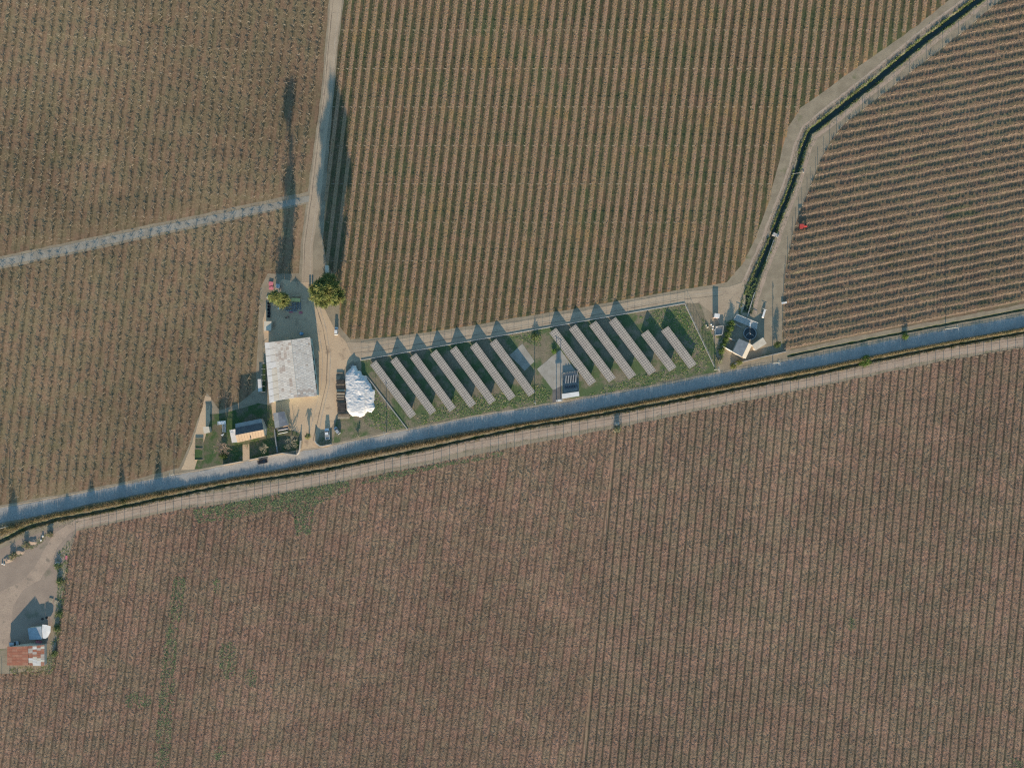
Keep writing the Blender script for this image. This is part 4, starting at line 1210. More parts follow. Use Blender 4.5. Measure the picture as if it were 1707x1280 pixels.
# ------------------------------------------------------------------ vehicles
def car(px, py, L, W, rz, paint, label, kind="car", name="parked_car", hh=1.45):
    t = thing(name, label, "car" if kind != "pickup" else "pickup truck", loc_of(px, py), rz)
    hw = W / 2
    # lower body: stations along y (front +)
    st = [(-.5, .55, .72, .82), (-.47, .34, .84, .93), (-.3, .28, .90, 1.0), (0, .28, .90, 1.0), (.25, .28, .88, 1.0), (.42, .32, .80, .95), (.5, .5, .66, .80)]
    b = MB(); v = []
    for y, z0, z1, w in st:
        for x, z in ((-.9, z0), (-1, (z0 + z1) / 2), (-.93, z1), (.93, z1), (1, (z0 + z1) / 2), (.9, z0)):
            v.append((x * hw * w, y * L, z))
    f = [(i * 6 + k, i * 6 + (k + 1) % 6, (i + 1) * 6 + (k + 1) % 6, (i + 1) * 6 + k) for i in range(len(st) - 1) for k in range(6)]
    f = [q[::-1] for q in f] + [tuple(range(6)), tuple(range((len(st) - 1) * 6, len(st) * 6))[::-1]]
    b.add(v, f); body = b.build("body", paint, t)
    if kind == "pickup":
        y0, y1, yr0, yr1 = -.08, .27, -.05, .16
    else:
        y0, y1, yr0, yr1 = -.42, .27, -.30, .12
    b = MB()
    lo = [(-hw * .9, y0 * L, .86), (hw * .9, y0 * L, .86), (hw * .88, y1 * L, .84), (-hw * .88, y1 * L, .84)]
    hi = [(-hw * .72, yr0 * L, hh - .05), (hw * .72, yr0 * L, hh - .05), (hw * .72, yr1 * L, hh - .05), (-hw * .72, yr1 * L, hh - .05)]
    b.add(lo + hi, [(4, 5, 6, 7), (0, 1, 5, 4), (1, 2, 6, 5), (2, 3, 7, 6), (3, 0, 4, 7)]); b.build("glass", M['glass'], t)
    b = MB(); b.box((0, (yr0 + yr1) / 2 * L, hh - .02), (W * .74, (yr1 - yr0) * L + .06, .06), taper=.93); b.build("roof", paint, t)
    if kind == "pickup":
        for x in (-1, 1):
            b = MB(); b.box((x * hw * .88, -.28 * L, 1.0), (.09, .40 * L, .26)); b.build("bed_side", paint, t)
        b = MB(); b.box((0, -.485 * L, 1.0), (W * .8, .08, .26)); b.build("tailgate", paint, t)
        b = MB(); b.box((0, -.28 * L, .91), (W * .78, .38 * L, .02)); b.build("bed_floor", M['greyroof'], t)
    for x in (-1, 1):
        for y in (-.31, .31):
            b = MB(); b.tube((x * hw * .98, y * L, .31), (x * hw * .72, y * L, .31), .31, n=12); w_ = b.build("wheel", M['black'], t)
            b = MB(); b.tube((x * (hw * .98 + .01), y * L, .31), (x * hw * .9, y * L, .31), .17, n=8); b.build("rim", M['metal'], w_)
        b = MB(); b.box((x * hw * .6, .48 * L, .62), (.3, .12, .14)); b.build("headlight", M['white'], t)
        b = MB(); b.box((x * hw * 1.03, .17 * L, .95), (.16, .1, .12)); b.build("mirror", paint, t)
    return t
car(546.2, 723, 4.7, 1.9, R(5), M['carwhite'], "white pickup truck parked on dark grass right of the yard gate", "pickup", "pickup_truck", 1.6)
car(562.5, 717.5, 3.4, 1.55, R(36), M['carsilver'], "small silver car parked at an angle beside the white pickup", "car", "parked_car", 1.4)
car(561.2, 552, 3.3, 1.5, R(-3), M['carwhite'], "small white car at the edge of the upper field above the yard", "car", "parked_car", 1.5)
car(438.5, 769, 4.2, 1.75, R(-78.5), M['carblack'], "black car on the asphalt road below the house", "car", "car", 1.45)
car(25, 1071, 3.9, 1.65, R(-84), M['carsilver'], "grey car in the shade behind the red roofed hut", "car", "parked_car", 1.4)

# red tractor in the right-hand field
t = thing("tractor", "red tractor at the canal end of a row in the right-hand field", "tractor", loc_of(1337, 378.5), R(-86))
b = MB(); b.box((0, 0.75, .95), (.75, 1.9, .6), taper=.9); b.build("bonnet", M['red'], t)
b = MB(); b.box((0, -.75, .75), (1.0, 1.3, .5)); b.build("chassis", M['red'], t)
for x in (-1, 1):
    b = MB(); b.box((x * .72, -.85, 1.25), (.5, 1.35, .1)); b.build("fender", M['red'], t)
    b = MB(); b.tube((x * .55, -.85, .62), (x * .9, -.85, .62), .62, n=14); w_ = b.build("rear_wheel", M['black'], t)
    b = MB(); b.tube((x * .5, 1.35, .38), (x * .75, 1.35, .38), .38, n=12); b.build("front_wheel", M['black'], t)
b = MB(); b.box((0, -.8, 1.15), (.5, .5, .25)); b.build("seat", M['black'], t)
b = MB(); b.tube((0, .1, 1.15), (0, -.15, 1.45), .03); b.build("steering_column", M['black'], t)
b = MB(); b.tube((.2, 1.1, 1.2), (.2, 1.1, 1.9), .05); b.build("exhaust", M['black'], t)
b = MB(); b.box((0, -.85, 1.95), (1.5, 1.6, .07)); b.build("canopy", M['red'], t)
for x in (-.65, .65):
    for y in (-1.5, -.2):
        b = MB(); b.tube((x, y, 1.0), (x, y, 1.93), .035); b.build("canopy_post", M['black'], t)

# ------------------------------------------------------------------ yard clutter
def crate_mesh(w, l, h, m):
    b = MB()
    b.box((0, 0, .03), (w, l, .06))
    for s_ in (-1, 1):
        b.box((s_ * (w / 2 - .03), 0, h / 2 + .03), (.06, l - .004, h - .06)); b.box((0, s_ * (l / 2 - .03), h / 2 + .03), (w - .124, .06, h - .06))
    return b.mesh("crate", m)
cm1 = crate_mesh(.62, .62, .5, M['crate']); cm2 = crate_mesh(1.05, 1.05, .7, M['darkcrate'])
k = 0
for i in range(4):
    for j in range(4):
        x, y = 488.5 + i * 4.2, 506 + j * 3.2 - i * 0.2
        o = link("crate", cm1); p = P(x, y, 0); o.location = (p.x, p.y, 0.01); o.rotation_euler = (0, 0, R(random.uniform(-5, 5)))
        tag(o, "grey open crate in the block of crates laid out below the yellow tarp", "crate", "grey crates in the yard"); k += 1
for i in range(7):
    o = link("crate", cm1); p = P(477.5 + i * 2.75, 517 + i * 0.25, 0); o.location = (p.x, p.y, 0.01); o.rotation_euler = (0, 0, R(random.uniform(-6, 6)))
    tag(o, "grey open crate in the single row along the lower edge of the crate block", "crate", "single row of grey crates")
for i in range(3):
    o = link("crate", cm1); p = P(478 + i * 4, 512.5, 0); o.location = (p.x, p.y, 0.01)
    tag(o, "grey open crate at the left of the crate block under the yellow-green tree", "crate", "grey crates under the tree")
for i in range(5):
    o = link("harvest_bin", cm2); p = P(448.5 + (i % 2) * .4, 506 + i * 5.3, 0); o.location = (p.x, p.y, 0.01)
    tag(o, "dark harvest bin in the column along the left edge of the yard", "bin", "dark bins at the yard's left edge")
t = thing("tarp_trailer", "flat farm trailer with a yellow-green tarp, above the grey crates", "trailer", loc_of(494, 500.5), R(-3))
b = MB(); b.box((0, 0, .75), (3.7, 1.5, .14)); b.build("bed", M['wood'], t)
b = MB(); b.add([(-1.85, -.75, .86), (0, -.78, .98), (1.85, -.75, .88), (-1.85, .0, 1.12), (0, 0, 1.2), (1.85, 0, 1.1), (-1.85, .75, .86), (0, .78, .95), (1.85, .75, .88)], [(0, 1, 4, 3), (1, 2, 5, 4), (3, 4, 7, 6), (4, 5, 8, 7)]); b.build("tarp", M['yellowtarp'], t)
for x in (-1.2, 1.2):
    for y in (-.7, .7):
        b = MB(); b.tube((x, y - .1, .35), (x, y + .1, .35), .35, n=10); b.build("wheel", M['black'], t)
b = MB(); b.tube((1.85, 0, .6), (3.0, 0, .45), .05); b.build("drawbar", M['metal'], t)
t = thing("pipe_rack", "long pale pipe rack just above the tarp trailer", "rack", loc_of(494, 494))
for i in range(4):
    b = MB(); b.tube((-2.1, i * .16 - .2, .75), (2.1, i * .16 + .1, .75), .06); b.build("pipe", M['palewood'], t)
for x in (-1.5, 1.5):
    b = MB(); b.box((x, 0, .34), (.1, .9, .68)); b.build("trestle", M['wood'], t)

def heap_of_sheets(px, py, m, label, name="sheet_pile", w=1.5, l=1.2, n=4, seed=1):
    t = thing(name, label, "pile", loc_of(px, py))
    r = random.Random(seed)
    for i in range(n):
        b = MB(); b.box((r.uniform(-.2, .2), r.uniform(-.2, .2), .06 + i * .09), (w * r.uniform(.7, 1), l * r.uniform(.7, 1), .07), R(r.uniform(-25, 25))); b.build("sheet", m, t)
heap_of_sheets(451.5, 473.5, M['pink'], "upper faded red pile of sheets at the top left corner of the yard", w=2.0, l=1.7, seed=2)
heap_of_sheets(452.5, 480.5, M['pink'], "lower faded red pile of sheets at the top left corner of the yard", w=1.6, l=1.2, seed=3)
heap_of_sheets(449, 497, M['white'], "white pile of sheets on the left edge of the yard above the dark bins", w=2.3, l=.8, seed=4)
heap_of_sheets(501, 521, M['pink'], "pink plastic pile at the lower right of the grey crates", w=1.6, l=.7, seed=5)
heap_of_sheets(485, 520.6, M['pink'], "flat faded pink sheets at the lower left of the grey crates", w=1.7, l=.5, n=2, seed=6)
heap_of_sheets(464, 477, M['metal'], "grey scrap sheets in the shade above the tree in the yard", w=1.8, l=1.8, seed=7)
def drum(px, py, m, label, r0=.3, h=.9):
    t = thing("drum", label, "drum", loc_of(px, py))
    b = MB(); b.lathe([(r0, 0), (r0, h * .32), (r0 * 1.05, h * .34), (r0, h * .36), (r0, h * .64), (r0 * 1.05, h * .66), (r0, h * .68), (r0, h)], n=14); b.build("body", m, t)
    b = MB(); b.lathe([(r0 * 1.03, h + .002), (r0 * 1.03, h + .04), (r0 * .9, h + .045)], n=14); b.build("lid", m, t)
drum(466, 514.5, M['white'], "single white drum left of the crate block", .45, .9)
drum(461.5, 503, M['orange'], "orange drum under the left edge of the yellow-green tree", .6, 1.0)
drum(517, 476, M['darkcrate'], "dark drum on the dirt road left of the big green tree", .4, .9)
drum(521, 476, M['orange'], "orange drum at the foot of the big green tree", .35, .9)
t = thing("water_tank", "blue plastic water tank at the upper wall of the warehouse", "tank", loc_of(503.5, 556.5))
b = MB(); b.lathe([(.62, .0), (.66, .1), (.66, 1.3), (.55, 1.5), (.25, 1.6)], n=18); b.build("tank", M['blue'], t)
b = MB(); b.lathe([(.26, 1.6), (.26, 1.68), (.2, 1.7)], n=12); b.build("lid", M['white'], t)
t = thing("motorbike", "dark red motorbike standing in the shaded yard below the crates", "motorbike", loc_of(479, 529.5), R(-70))
for y in (-.65, .65):
    b = MB(); b.tube((-.06, y, .3), (.06, y, .3), .3, n=12); b.build("wheel", M['black'], t)
b = MB(); b.box((0, 0, .5), (.22, .9, .3)); b.build("frame", M['black'], t)
b = MB(); b.box((0, .2, .76), (.26, .5, .22), taper=.7); b.build("fuel_tank", M['red'], t)
b = MB(); b.box((0, -.32, .74), (.24, .6, .1)); b.build("seat", M['black'], t)
b = MB(); b.tube((-.38, .45, .98), (.38, .45, .98), .025); b.build("handlebar", M['metal'], t)
b = MB(); b.tube((0, .62, .3), (0, .45, .98), .035); b.build("fork", M['metal'], t)

# ------------------------------------------------------------------ pump station
t = thing("pump_house", "pump house with one roof slope coloured as shaded, one as sunlit, by the road", "pump house", loc_of(1239, 582))
A, B2, C, D = P(1232, 564.5, 2.7), P(1248, 571.6, 3.6), P(1237, 595, 3.6), P(1221.6, 586.6, 2.7)
E, F_ = P(1253.5, 575, 2.7), P(1243, 598, 2.7)
slab(t, [B2, A, D, C], 0.08, M['greyroof'], "roof")  # shaded slope, the shade put into its grey
slab(t, [B2 + Vector((.03, 0, 0)), E, F_, C + Vector((.03, 0, 0))], 0.08, M['cream'], "roof")  # sunlit slope of the same roof, the light put into its cream
cc = [ins(p, (1239, 582), .94) for p in (A, B2, E, F_, C, D)]
walls(t, [(p.x, p.y) for p in cc], [p.z - .14 for p in cc], M['wall'])
on_wall(t, (cc[4].x, cc[4].y), (cc[3].x, cc[3].y), 0, 2.0, .2, .8, M['wood'], "door")
small_shed("valve_house", "small flat cream-roofed building touching the pump house corner", "building", [(1253.5, 575.5), (1272, 562.5), (1278, 572.5), (1259.5, 584.5)], 2.3, M['wall'], M['cream'], .05)
small_shed("pump_booth", "white-roofed booth at the dirt track left of the canal head", "booth", [(1191.5, 522), (1200.5, 523.5), (1199, 530.5), (1190.5, 529)], 2.6, mat("pink_plaster", (.42, .33, .29)), M['white'], .06)
t = thing("round_well", "round dark open well with a concrete rim beside the pump house", "well", loc_of(1249.5, 556))
b = MB()
n = 28; ro, ri = 2.75, 2.45
v = [(r_ * math.cos(2 * math.pi * i / n), r_ * math.sin(2 * math.pi * i / n), z) for r_, z in ((ro, -.1), (ro, .55), (ri, .55), (ri, .05)) for i in range(n)]
b.add(v, [(k * n + i, k * n + (i + 1) % n, (k + 1) * n + (i + 1) % n, (k + 1) * n + i) for k in range(3) for i in range(n)]); b.build("rim", M['greyroof'], t)  # concrete rim in a darker grey that stands for the compound's shade
b = MB(); b.lathe([(ri - .01, .1), (ri - .01, .14)], n=n); b.build("water", mat('well_water', (.05, .06, .06), rough=.2, spec=.5), t)
a_ = [(-1.4, .3), (.1, 1.2)], [(-1.4, .3), (-2.1, -1.0)], [(-.6, 1.1), (1.6, -.2)]
for p0, p1 in a_:
    b = MB(); b.tube((p0[0], p0[1] - .8, .62), (p1[0], p1[1] - .8, .62), .06); b.build("pipe", M['metal'], t)
t = thing("sluice_bridge", "concrete slab bridge with white railing over the canal head", "bridge", loc_of(1245, 535))
slab(t, [P(1228, 524, .35), P(1263, 538, .35), P(1262, 549, .35), P(1222, 533, .35)], .35, M['concrete'], "deck")
A, B2 = P(1228, 524.5, .35), P(1262.5, 538.5, .35)
for k in range(8):
    p = A.lerp(B2, k / 7) - t.location
    b = MB(); b.tube((p.x, p.y, .3), (p.x, p.y, 1.2), .035); b.build("railing_post", M['white'], t)
b = MB(); b.tube(rel(t, A) + Vector((0, 0, .85)), rel(t, B2) + Vector((0, 0, .85)), .06); b.build("rail", M['white'], t)
b = MB(); p = P(1249, 541, 0) - t.location; b.box((p.x, p.y, .6), (.7, 1.4, .5)); b.build("sluice_gear", M['white'], t)
t = thing("canal_walkway", "long white walkway bar running up the middle of the canal head", "walkway", loc_of(1250, 510))
A, B2 = P(1246, 527, .25), P(1258, 488, .25)
b = MB(); d = B2 - A; c = (A + B2) / 2 - t.location; b.box((c.x, c.y, .2), (d.length, .3, .08), math.atan2(d.y, d.x)); b.build("walkway", M['concrete'], t)
for k in range(4):
    p = A.lerp(B2, k / 3) - t.location
    b = MB(); b.tube((p.x, p.y, -1.3), (p.x, p.y, .17), .08); b.build("support", M['concrete'], t)
wall_line("yard_wall", "thin white-topped wall from the hedge to the corner of the pump house", [(1203, 577), (1221, 587), (1238.5, 597)], 1.2, .2, M['white'])
wall_line("compound_wall", "low concrete wall between the hedge and the round well", [(1221, 538), (1235, 546)], .8, .2, M['concrete'])
wall_line("compound_wall", "low concrete wall between the hedge and the pump house roof", [(1210, 561), (1224, 568)], .8, .2, M['concrete'])
wall_line("roadside_wall", "long low grey wall along the road from the pump house to the right", [(1222, 607), (1262, 597), (1310, 586)], .8, .25, M['concrete'])
t = thing("settling_box", "small roofless concrete box left of the hedge at the pump station", "concrete box", loc_of(1197, 551.5))
pp = [P(*q) for q in ((1192, 545), (1205, 543), (1203, 558), (1191, 559))]
for a, b_ in zip(pp, pp[1:] + pp[:1]):
    d = b_ - a; m_ = (a + b_) / 2 - t.location
    q = MB(); q.box((m_.x, m_.y, .5), (d.length - .27, .25, 1.1), math.atan2(d.y, d.x)); q.build("wall", M['concrete'], t)
q = MB(); q.prism([(p.x - t.location.x, p.y - t.location.y) for p in pp], -.05, .2); q.build("floor", M['concrete'], t)
def sacks(px, py, n, label, m, seed, sz=.8):
    t = thing("sack_pile", label, "sacks", loc_of(px, py))
    r = random.Random(seed)
    for k in range(n):
        b = MB(); x, y = r.uniform(-1.2, 1.2), r.uniform(-1.5, 1.5)
        b.lathe([(.01, 0), (sz * .35, .05), (sz * .45, .25), (sz * .3, .45), (.05, .5)], (x, y, 0), 8); o = b.build("sack", m, t)
sacks(1190, 545, 7, "pile of white sacks between the booth and the concrete box", M['white'], 3)
sacks(1181, 541, 3, "few pale sacks in the weeds left of the booth", M['sheetD'], 4, .6)
t = thing("flat_trailer", "long white trailer frame parked on the bank right of the canal", "trailer", loc_of(1272.5, 523), R(-17))
b = MB(); b.box((0, 0, .6), (.85, 3.6, .25), taper=.9); b.build("bed", M['white'], t)
b = MB(); b.tube((0, 1.8, .5), (0, 3.2, .4), .05); b.build("drawbar", M['metal'], t)
b = MB(); b.tube((-1.3, 1.9, .75), (.9, 1.7, .75), .05); b.build("crossbar", M['white'], t)
for x in (-.55, .55):
    b = MB(); b.tube((x - .08, -.3, .3), (x + .08, -.3, .3), .3, n=12); b.build("wheel", M['black'], t)
t = thing("water_trough", "small white trough at the row ends of the right-hand field by the canal", "trough", loc_of(1306.5, 505), R(10))
b = MB(); b.box((0, 0, .3), (2.0, .7, .5), taper=1.08); b.build("basin", M['white'], t)
for x in (-.7, .7):
    b = MB(); b.box((x, 0, .03), (.15, .6, .08)); b.build("foot", M['concrete'], t)
t = thing("culvert_head", "concrete culvert head with a pale cap where the lower field's halves meet the track", "culvert", loc_of(1028, 706))
b = MB(); b.box((0, 0, .3), (1.9, 1.2, .7)); b.build("block", M['concrete'], t)
b = MB(); b.tube((0, -.2, .65), (0, -.2, 1.0), .55, n=14); b.build("cap", M['palewood'], t)

# ------------------------------------------------------------------ hut at the lower left
t = thing("hut", "hut with a patched red sheet-metal gable roof at the lower left", "hut", loc_of(43, 1092, 3))
rn, rs = P(46.5, 1076.5, 4.2), P(47.5, 1108.5, 4.2)
wn_, ws = P(12.5, 1077.5, 1.9), P(12, 1108.5, 1.9)
en, es = P(74, 1074.5, 2.0), P(74, 1109.5, 2.0)
def hm(i, j, u, v, r):
    return r.choice([M['red_sheet'], M['red_sheet'], M['red_sheet2']])
def hm2(i, j, u, v, r):
    x = r.random()
    if (v > .55 and x < .5) or (v < .2 and x < .4):
        return M['sheetD'] if x < .25 else M['sheetE']
    return r.choice([M['red_sheet'], M['red_sheet2'], M['sheetC']])
sheet_roof(t, rn, wn_, ws, rs, 4, 7, hm, seed=11, stagger=False)
sheet_roof(t, rn + Vector((.1, 0, 0)), en, es, rs + Vector((.1, 0, 0)), 4, 8, hm2, seed=12)
q5 = [ins(p, (43, 1092), .97) for p in (wn_, rn, en, es, rs, ws)]
walls(t, [(p.x, p.y) for p in q5], [p.z - .2 for p in q5], M['wall'])
on_wall(t, (q5[5].x, q5[5].y), (q5[4].x, q5[4].y), 0, 1.9, .5, .7, M['wood'], "door")
on_wall(t, (q5[4].x, q5[4].y), (q5[3].x, q5[3].y), .9, 1.6, .35, .6, M['glass'], "window")
b = MB(); p = P(74.6, 1092, 1.9) - t.location; b.box((p.x, p.y, 1.85), (.25, 8.2, .12)); b.build("gutter", M['metal'], t)
small_shed("back_shed", "blue-grey sheet-roofed shed just above the red roofed hut", "shed", [(46, 1047), (69, 1044), (70, 1065), (49, 1066)], 2.0, M['wall'], mat("bluegrey_sheet", (.36, .40, .42), (.30, .33, .35), .6), .04)
t = thing("canopy_sheet", "crumpled white sheet canopy on posts right of the blue-grey shed", "canopy", loc_of(77, 1052))
for dx, dy in ((72, 1043), (83, 1043), (72, 1062), (80, 1060)):
    p = P(dx, dy) - t.location
    q = MB(); q.tube((p.x, p.y, -.05), (p.x, p.y, 1.75), .05); q.build("post", M['wood'], t)
v = [P(70.5, 1040.5, 1.9), P(77, 1041, 2.1), P(84.5, 1043.5, 1.8), P(70, 1052, 1.85), P(77, 1052, 2.0), P(84, 1053, 1.75), P(71, 1063.5, 1.8), P(76, 1064, 1.9), P(80, 1061, 1.75)]
v = [p - t.location for p in v]
b = MB(); b.add(v, [(0, 3, 4, 1), (1, 4, 5, 2), (3, 6, 7, 4), (4, 7, 8, 5)]); b.build("cover", M['white'], t)
heap_of_sheets(65, 1071, M['pink'], "faded pink sheets lying between the red hut and the blue-grey shed", w=3.0, l=1.6, n=3, seed=8)
def pallet(px, py, rz, label):
    t = thing("pallet", label, "pallet", loc_of(px, py), rz)
    for i in range(6):
        b = MB(); b.box((0, -.75 + i * .3, .2), (1.7, .2, .05)); b.build("slat", M['palewood'], t)
    for x in (-.7, 0, .7):
        b = MB(); b.box((x, 0, .1), (.12, 1.7, .14)); b.build("bearer", M['wood'], t)
pallet(85.5, 1000, R(-12), "left one of two pale pallets lying in the weeds above the hut")
pallet(94.5, 1003.5, R(-12), "right one of two pale pallets lying in the weeds above the hut")
def tyre(px, py, label):
    t = thing("tyre", label, "tyre", loc_of(px, py))
    b = MB(); n, k = 14, 6; v = []
    for i in range(n):
        a = 2 * math.pi * i / n
        for j in range(k):
            c_ = 2 * math.pi * j / k; r_ = .36 + .13 * math.cos(c_)
            v.append((r_ * math.cos(a), r_ * math.sin(a), .13 + .13 * math.sin(c_)))
    b.add(v, [(i * k + j, ((i + 1) % n) * k + j, ((i + 1) % n) * k + (j + 1) % k, i * k + (j + 1) % k) for i in range(n) for j in range(k)]); b.build("tread", M['black'], t)
tyre(71, 1031, "left tyre lying in the hut's shadow above the white canopy")
tyre(78, 1029, "right tyre lying in the hut's shadow above the white canopy")
sacks(69, 897, 2, "white sacks on the rubble bank beside the roadside ditch", M['white'], 6, .9)
sacks(6, 935, 2, "white sacks at the left edge of the hut yard", M['white'], 7, .7)
heap_of_sheets(111, 929, M['pink'], "small pale pink board in the weeds beside the curving track", w=1.0, l=1.6, n=2, seed=9)
heap_of_sheets(97, 940, M['sheetB'], "grey scrap boards in the green weeds above the pallets", w=1.6, l=2.2, n=4, seed=10)

# ------------------------------------------------------------------ trees and plants
from mathutils import noise as mnoise
def leafy_tree(name, label, px, py, prof, n_clump, n_leaf, leafm, seed, leaf=(.55, .16), trunk_r=.28, top=None, lean=(0, 0), spread=.8, cat="tree", limbs=14):
    """prof: list of (height, radius); clumps of leaf blades spread through that outline"""
    global rng
    rng = np.random.default_rng(seed)
    r = random.Random(seed)
    t = thing(name, label, cat, loc_of(px, py))
    hs = [p[0] for p in prof]; rs = [p[1] for p in prof]
    top = top or hs[-1]
    b = MB(); k = 8; prev = None
    path = []
    for i in range(k + 1):
        z = top * .97 * i / k
        path.append(Vector((lean[0] * z + r.uniform(-.12, .12) * (i > 0), lean[1] * z + r.uniform(-.12, .12) * (i > 0), z - .2 * (i == 0))))
    for i in range(k):
        b.tube(path[i], path[i + 1], trunk_r * (1 - .88 * i / k), trunk_r * (1 - .88 * (i + 1) / k), 8)
    def at(z):
        f = max(0, min(.999, z / (top * .97))) * k; i = int(f); return path[i].lerp(path[i + 1], f - i)
    cs = []
    wts = [(rs[i] + rs[i + 1]) ** 1.6 * (hs[i + 1] - hs[i]) for i in range(len(hs) - 1)]
    for c in range(n_clump):
        i = r.choices(range(len(wts)), wts)[0]
        z = r.uniform(hs[i], hs[i + 1]); f = (z - hs[i]) / (hs[i + 1] - hs[i]); R_ = rs[i] + (rs[i + 1] - rs[i]) * f
        a = r.uniform(0, 2 * math.pi); q = R_ * (r.random() ** .6) * (.72 + .55 * mnoise.noise(Vector((math.cos(a) * 1.3, math.sin(a) * 1.3, z * .35 + seed))))
        base = at(z)
        cs.append((base + Vector((math.cos(a) * q, math.sin(a) * q, 0)), a, R_))
    for c, a, R_ in r.sample(cs, min(limbs, len(cs))):
        b.tube(at(max(.5, c.z - 1.2)), c, trunk_r * .25, .03, 5)
    b.build("trunk", M['bark'], t)
    C, D = [], []
    for c, a, R_ in cs:
        m_ = max(3, int(n_leaf * r.uniform(.6, 1.4)))
        g = rng.normal(size=(m_, 3)) * np.array([.36, .36, .26]) * spread
        C.append(np.array(c) + g)
        d = rng.normal(size=(m_, 3)) * .6 + np.array([math.cos(a), math.sin(a), -.1]) * .9 + g * .8
        D.append(d)
    C = np.concatenate(C); D = np.concatenate(D)
    C[:, 2] = np.maximum(C[:, 2], .05)
    V, F = blades(C, D, rng.uniform(leaf[0] * .6, leaf[0] * 1.4, len(C)), rng.uniform(leaf[1] * .6, leaf[1] * 1.4, len(C)), .15)
    V[:, 2] = np.maximum(V[:, 2], .02)
    mi = rng.integers(0, len(leafm), len(F))
    link("crown", np_mesh("crown", V, F, mi, leafm), t, "stuff")
    return t
leafy_tree("tall_tree", "tall slim tree with sparse yellow-green crown above the crates in the yard", 483, 503, [(4.5, .6), (6, 1.7), (9, 2.3), (12, 1.6), (13, .7), (16, .6), (17.5, 1.9), (20, 1.8), (21, .5)], 75, 52, [M['leaf2'], M['leaf'], M['leaf2']], 31, (1.2, .24), .3)
leafy_tree("yard_bush_tree", "small yellow-green tree crowded against the crates in the yard", 473, 502, [(1.2, 1.6), (2.5, 3.4), (4.5, 3.2), (6, 1.2)], 75, 22, [M['leaf2'], M['leaf']], 32, (1.2, .18), .2)
leafy_tree("tall_tree", "big tall dense green tree right of the dirt road above the yard", 556, 492, [(3, 1.4), (5, 5.0), (9, 7.4), (13, 7.0), (17, 5.4), (20, 1.2)], 270, 74, [M['leaf'], M['leaf2'], M['leaf2'], M['leaf']], 33, (1.35, .22), .45, limbs=30)
leafy_tree("side_tree", "slim sparse olive tree leaning out behind the big green tree", 568, 492, [(2, .8), (4, 2.0), (9, 2.2), (13, 1.0)], 70, 22, [M['leaf'], M['twig2']], 34, (.8, .15), .2)
for args in (("small dark tree at the lower left corner of the right-hand field", 1294, 575, [(.8, .6), (1.6, 1.4), (2.8, 1.1), (3.4, .3)], 36, 20, [M['leaf3'], M['leaf']], 36),
             ("bright green bush by the ditch below the right-hand field", 1441, 601, [(.1, 2.8), (.6, 3.2), (1.1, 1.2)], 90, 24, [M['leafbright'], M['leaf']], 37),
             ("yellow-green bush on the road edge below the right-hand field", 1507, 561, [(.1, 1.2), (.7, 1.5), (1.6, .6)], 34, 20, [M['leaf2'], M['leafbright']], 38),
             ("left one of two yellow bushes beside the road at the pump house", 1222, 610.5, [(.1, .9), (.5, 1.2), (1.1, .4)], 24, 20, [M['leaf2']], 39),
             ("right one of two yellow bushes beside the road at the pump house", 1231, 605, [(.1, .9), (.7, 1.2), (1.5, .4)], 26, 20, [M['leaf2']], 40),
             ("grey-green bush next to the utility pole at the fence corner", 1198, 601, [(.1, 1.3), (.7, 1.6), (1.5, .5)], 30, 18, [M['leaf'], M['twig2']], 41),
             ("grey shrub at the culvert between the halves of the lower field", 1029, 716, [(.1, 1.2), (.8, 1.6), (1.8, .6)], 34, 18, [M['twig2'], M['leaf']], 43),
             ("green bush below the bare pink-brown tree in the garden", 373, 759, [(.1, 1.6), (1.0, 1.9), (2.0, .6)], 50, 20, [M['leaf3'], M['leaf']], 44),
             ("small green bush by the tall tree's shadow beside the dirt road", 546, 462, [(.1, 1.4), (1.4, 2.0), (2.6, .6)], 40, 20, [M['leaf'], M['leaf3']], 45),
             ("green bush on the concrete pad's upper corner in the solar lot", 924, 586, [(.1, .6), (.5, .9), (.9, .3)], 18, 16, [M['leafbright']], 46),
             ("dark green bush inside the fence above the larger concrete pad", 893, 561, [(.1, 1.6), (.6, 2.0), (1.2, .6)], 40, 16, [M['leaf'], M['weed']], 47)):
    leafy_tree("bush", args[0], args[1], args[2], args[3], args[4], args[5], args[6], args[7], (.5, .14), .08, cat="bush", limbs=6)
# hedge at the pump station: separate shrubs
for i, (x, y) in enumerate(((1219, 539), (1216, 548), (1212, 558), (1209, 567), (1205, 577), (1202, 587))):
    leafy_tree("hedge_shrub", "green shrub in the hedge left of the pump house, number %s from the top" % ["one", "two", "three", "four", "five", "six"][i], x, y, [(.1, 1.1), (.8, 1.4), (1.8, .7)], 30, 20, [M['leaf'], M['leaf2'], M['leafbright']], 50 + i, (.45, .14), .07, cat="shrub", limbs=4)
# reed clumps on the verge that throw long shadows
for i, (x, h, w) in enumerate(((22, 3.9, 2.4), (112, 1.9, 1.6), (152, 2.9, 1.9), (203, 3.6, 1.7), (264, 3.9, 1.8))):
    y = (interp(ROAD_S, x) + interp(DITCH, x)) / 2 - 1
    t = thing("reed_clump", "tall dry reed clump on the ditch verge, %s from the left picture edge" % ORD[i], "reeds", loc_of(x, y), 0, "reed clumps on the verge")
    rng = np.random.default_rng(70 + i)
    n = 700
    C = np.stack([rng.normal(size=n) * w * .5, rng.normal(size=n) * .35, np.zeros(n)], 1)
    D = np.stack([rng.normal(size=n) * .12, rng.normal(size=n) * .12, np.ones(n)], 1)
    taper = np.exp(-(C[:, 0] / w) ** 2)
    V, F = blades(C, D, h * taper * rng.uniform(.55, 1.0, n), .09)
    link("stalks", np_mesh("stalks", V, F, None, [M['drygrass']]), t, "stuff")

